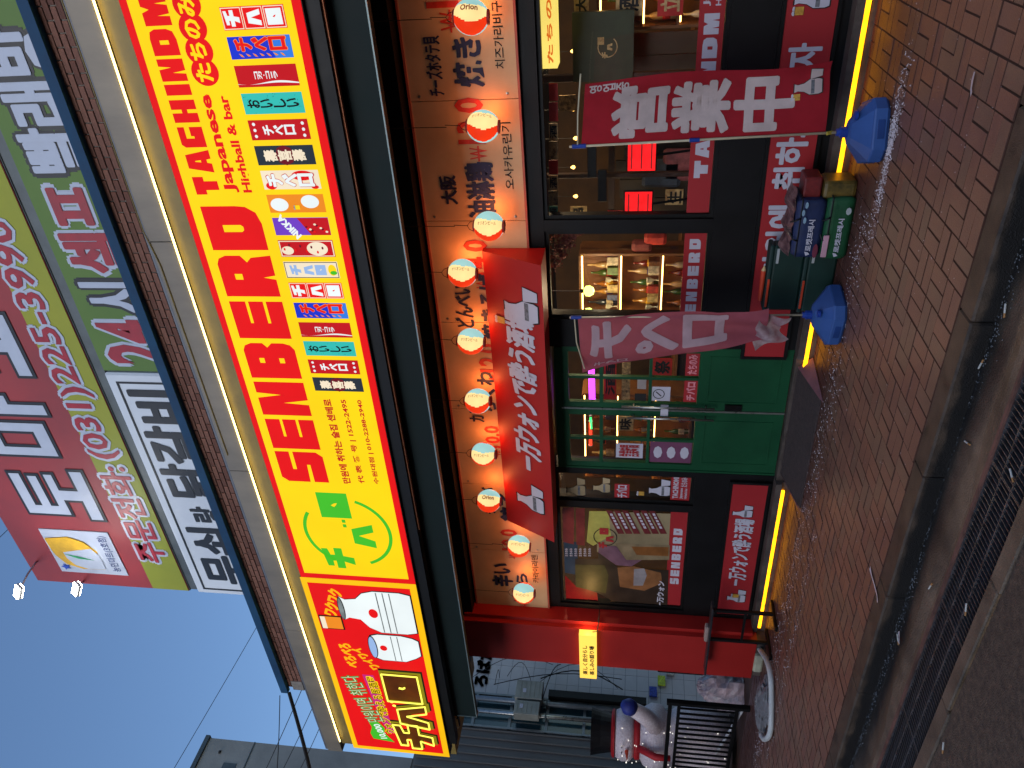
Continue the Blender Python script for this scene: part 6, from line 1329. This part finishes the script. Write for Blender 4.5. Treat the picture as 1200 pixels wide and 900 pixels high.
butts = [(1182, 367, 'gutter near the right, above the tarpaulin'), (1155, 425, 'gutter below the middle of the kerb'), (1139, 520, 'gutter beside the pink stained rim'), (1191, 560, 'edge of the grate at the lower right'), (1136, 717, 'road just past the bare grates'), (1109, 879, 'road at the lower edge of the picture'), (1056, 752, 'gutter where white scraps lie'), (1095, 686, 'gutter just before the bare grate')]
for k, (px, py, wl) in enumerate(butts):
    q = G(px, py, GZ); t = thing('cigarette_butt', 'white cigarette butt lying in the %s' % wl if 'gutter' in wl or 'edge' in wl else 'white cigarette butt lying on the %s' % wl, 'litter', (q.x, q.y, GZ + .018), 'cigarette butts in the gutter and road', baked=False)
    MB().tube([(0, 0, 0), (.045, 0, 0)], .0045, 7).build('paper', mbut, t); MB().tube([(-.022, 0, 0), (-.0005, 0, 0)], .0045, 7).build('filter', mfilt, t); t.rotation_euler[2] = rnd.uniform(0, 3.1)
def scrap(pts, z, name, m, lab, cat):
    b = MB(); w_ = [Vector(G(px, py, z)) for px, py in pts]; vs = []; 
    for i, p in enumerate(w_): d = (w_[min(i + 1, len(w_) - 1)] - w_[max(i - 1, 0)]).normalized(); n_ = Vector((-d.y, d.x, 0)) * rnd.uniform(.008, .02); vs += [p + n_ + Vector((0, 0, .004 + .006 * (i % 2))), p - n_ + Vector((0, 0, .004))]
    b.add(vs, [(2 * i, 2 * i + 1, 2 * i + 3, 2 * i + 2) for i in range(len(w_) - 1)]); tag(b.build(name, m), lab, cat)
scrap([(1143, 84), (1141, 95), (1139, 104), (1140, 111)], .001, 'paper_scrap', msalt, 'torn white scrap lying on the pavers at the right', 'litter')
scrap([(1020, 665), (1023, 676), (1026, 688), (1029, 698), (1029, 706)], .001, 'paper_scrap', msalt, 'curled white scrap on the pavers near the kerb', 'litter')
scrap([(1054, 740), (1055, 748), (1054, 754)], GZ + .02, 'paper_scrap', msalt, 'small white scrap in the gutter near the bare grates', 'litter')
# ================================================================ unseen building across the street, added to block horizon glow from the window reflections
ob = thing('glow_block_building', 'plain dark unseen building behind the viewer, added to block horizon glow', 'building', (0, -24, 0))
MB().box(-40, 30, -34, -24, -.12, 8.5).build('wall', M('far_wall', (92, 86, 80), rough=.8, scale=.5), ob)
wn = MB()
for i in range(20):
    for j in range(2): 
        MB().box(-38 + i * 3.4, -36 + i * 3.4, -24.0, -23.96, 1.2 + j * 3.6, 3.0 + j * 3.6).build('window', M('far_glass', (30, 34, 40), rough=.2), ob)
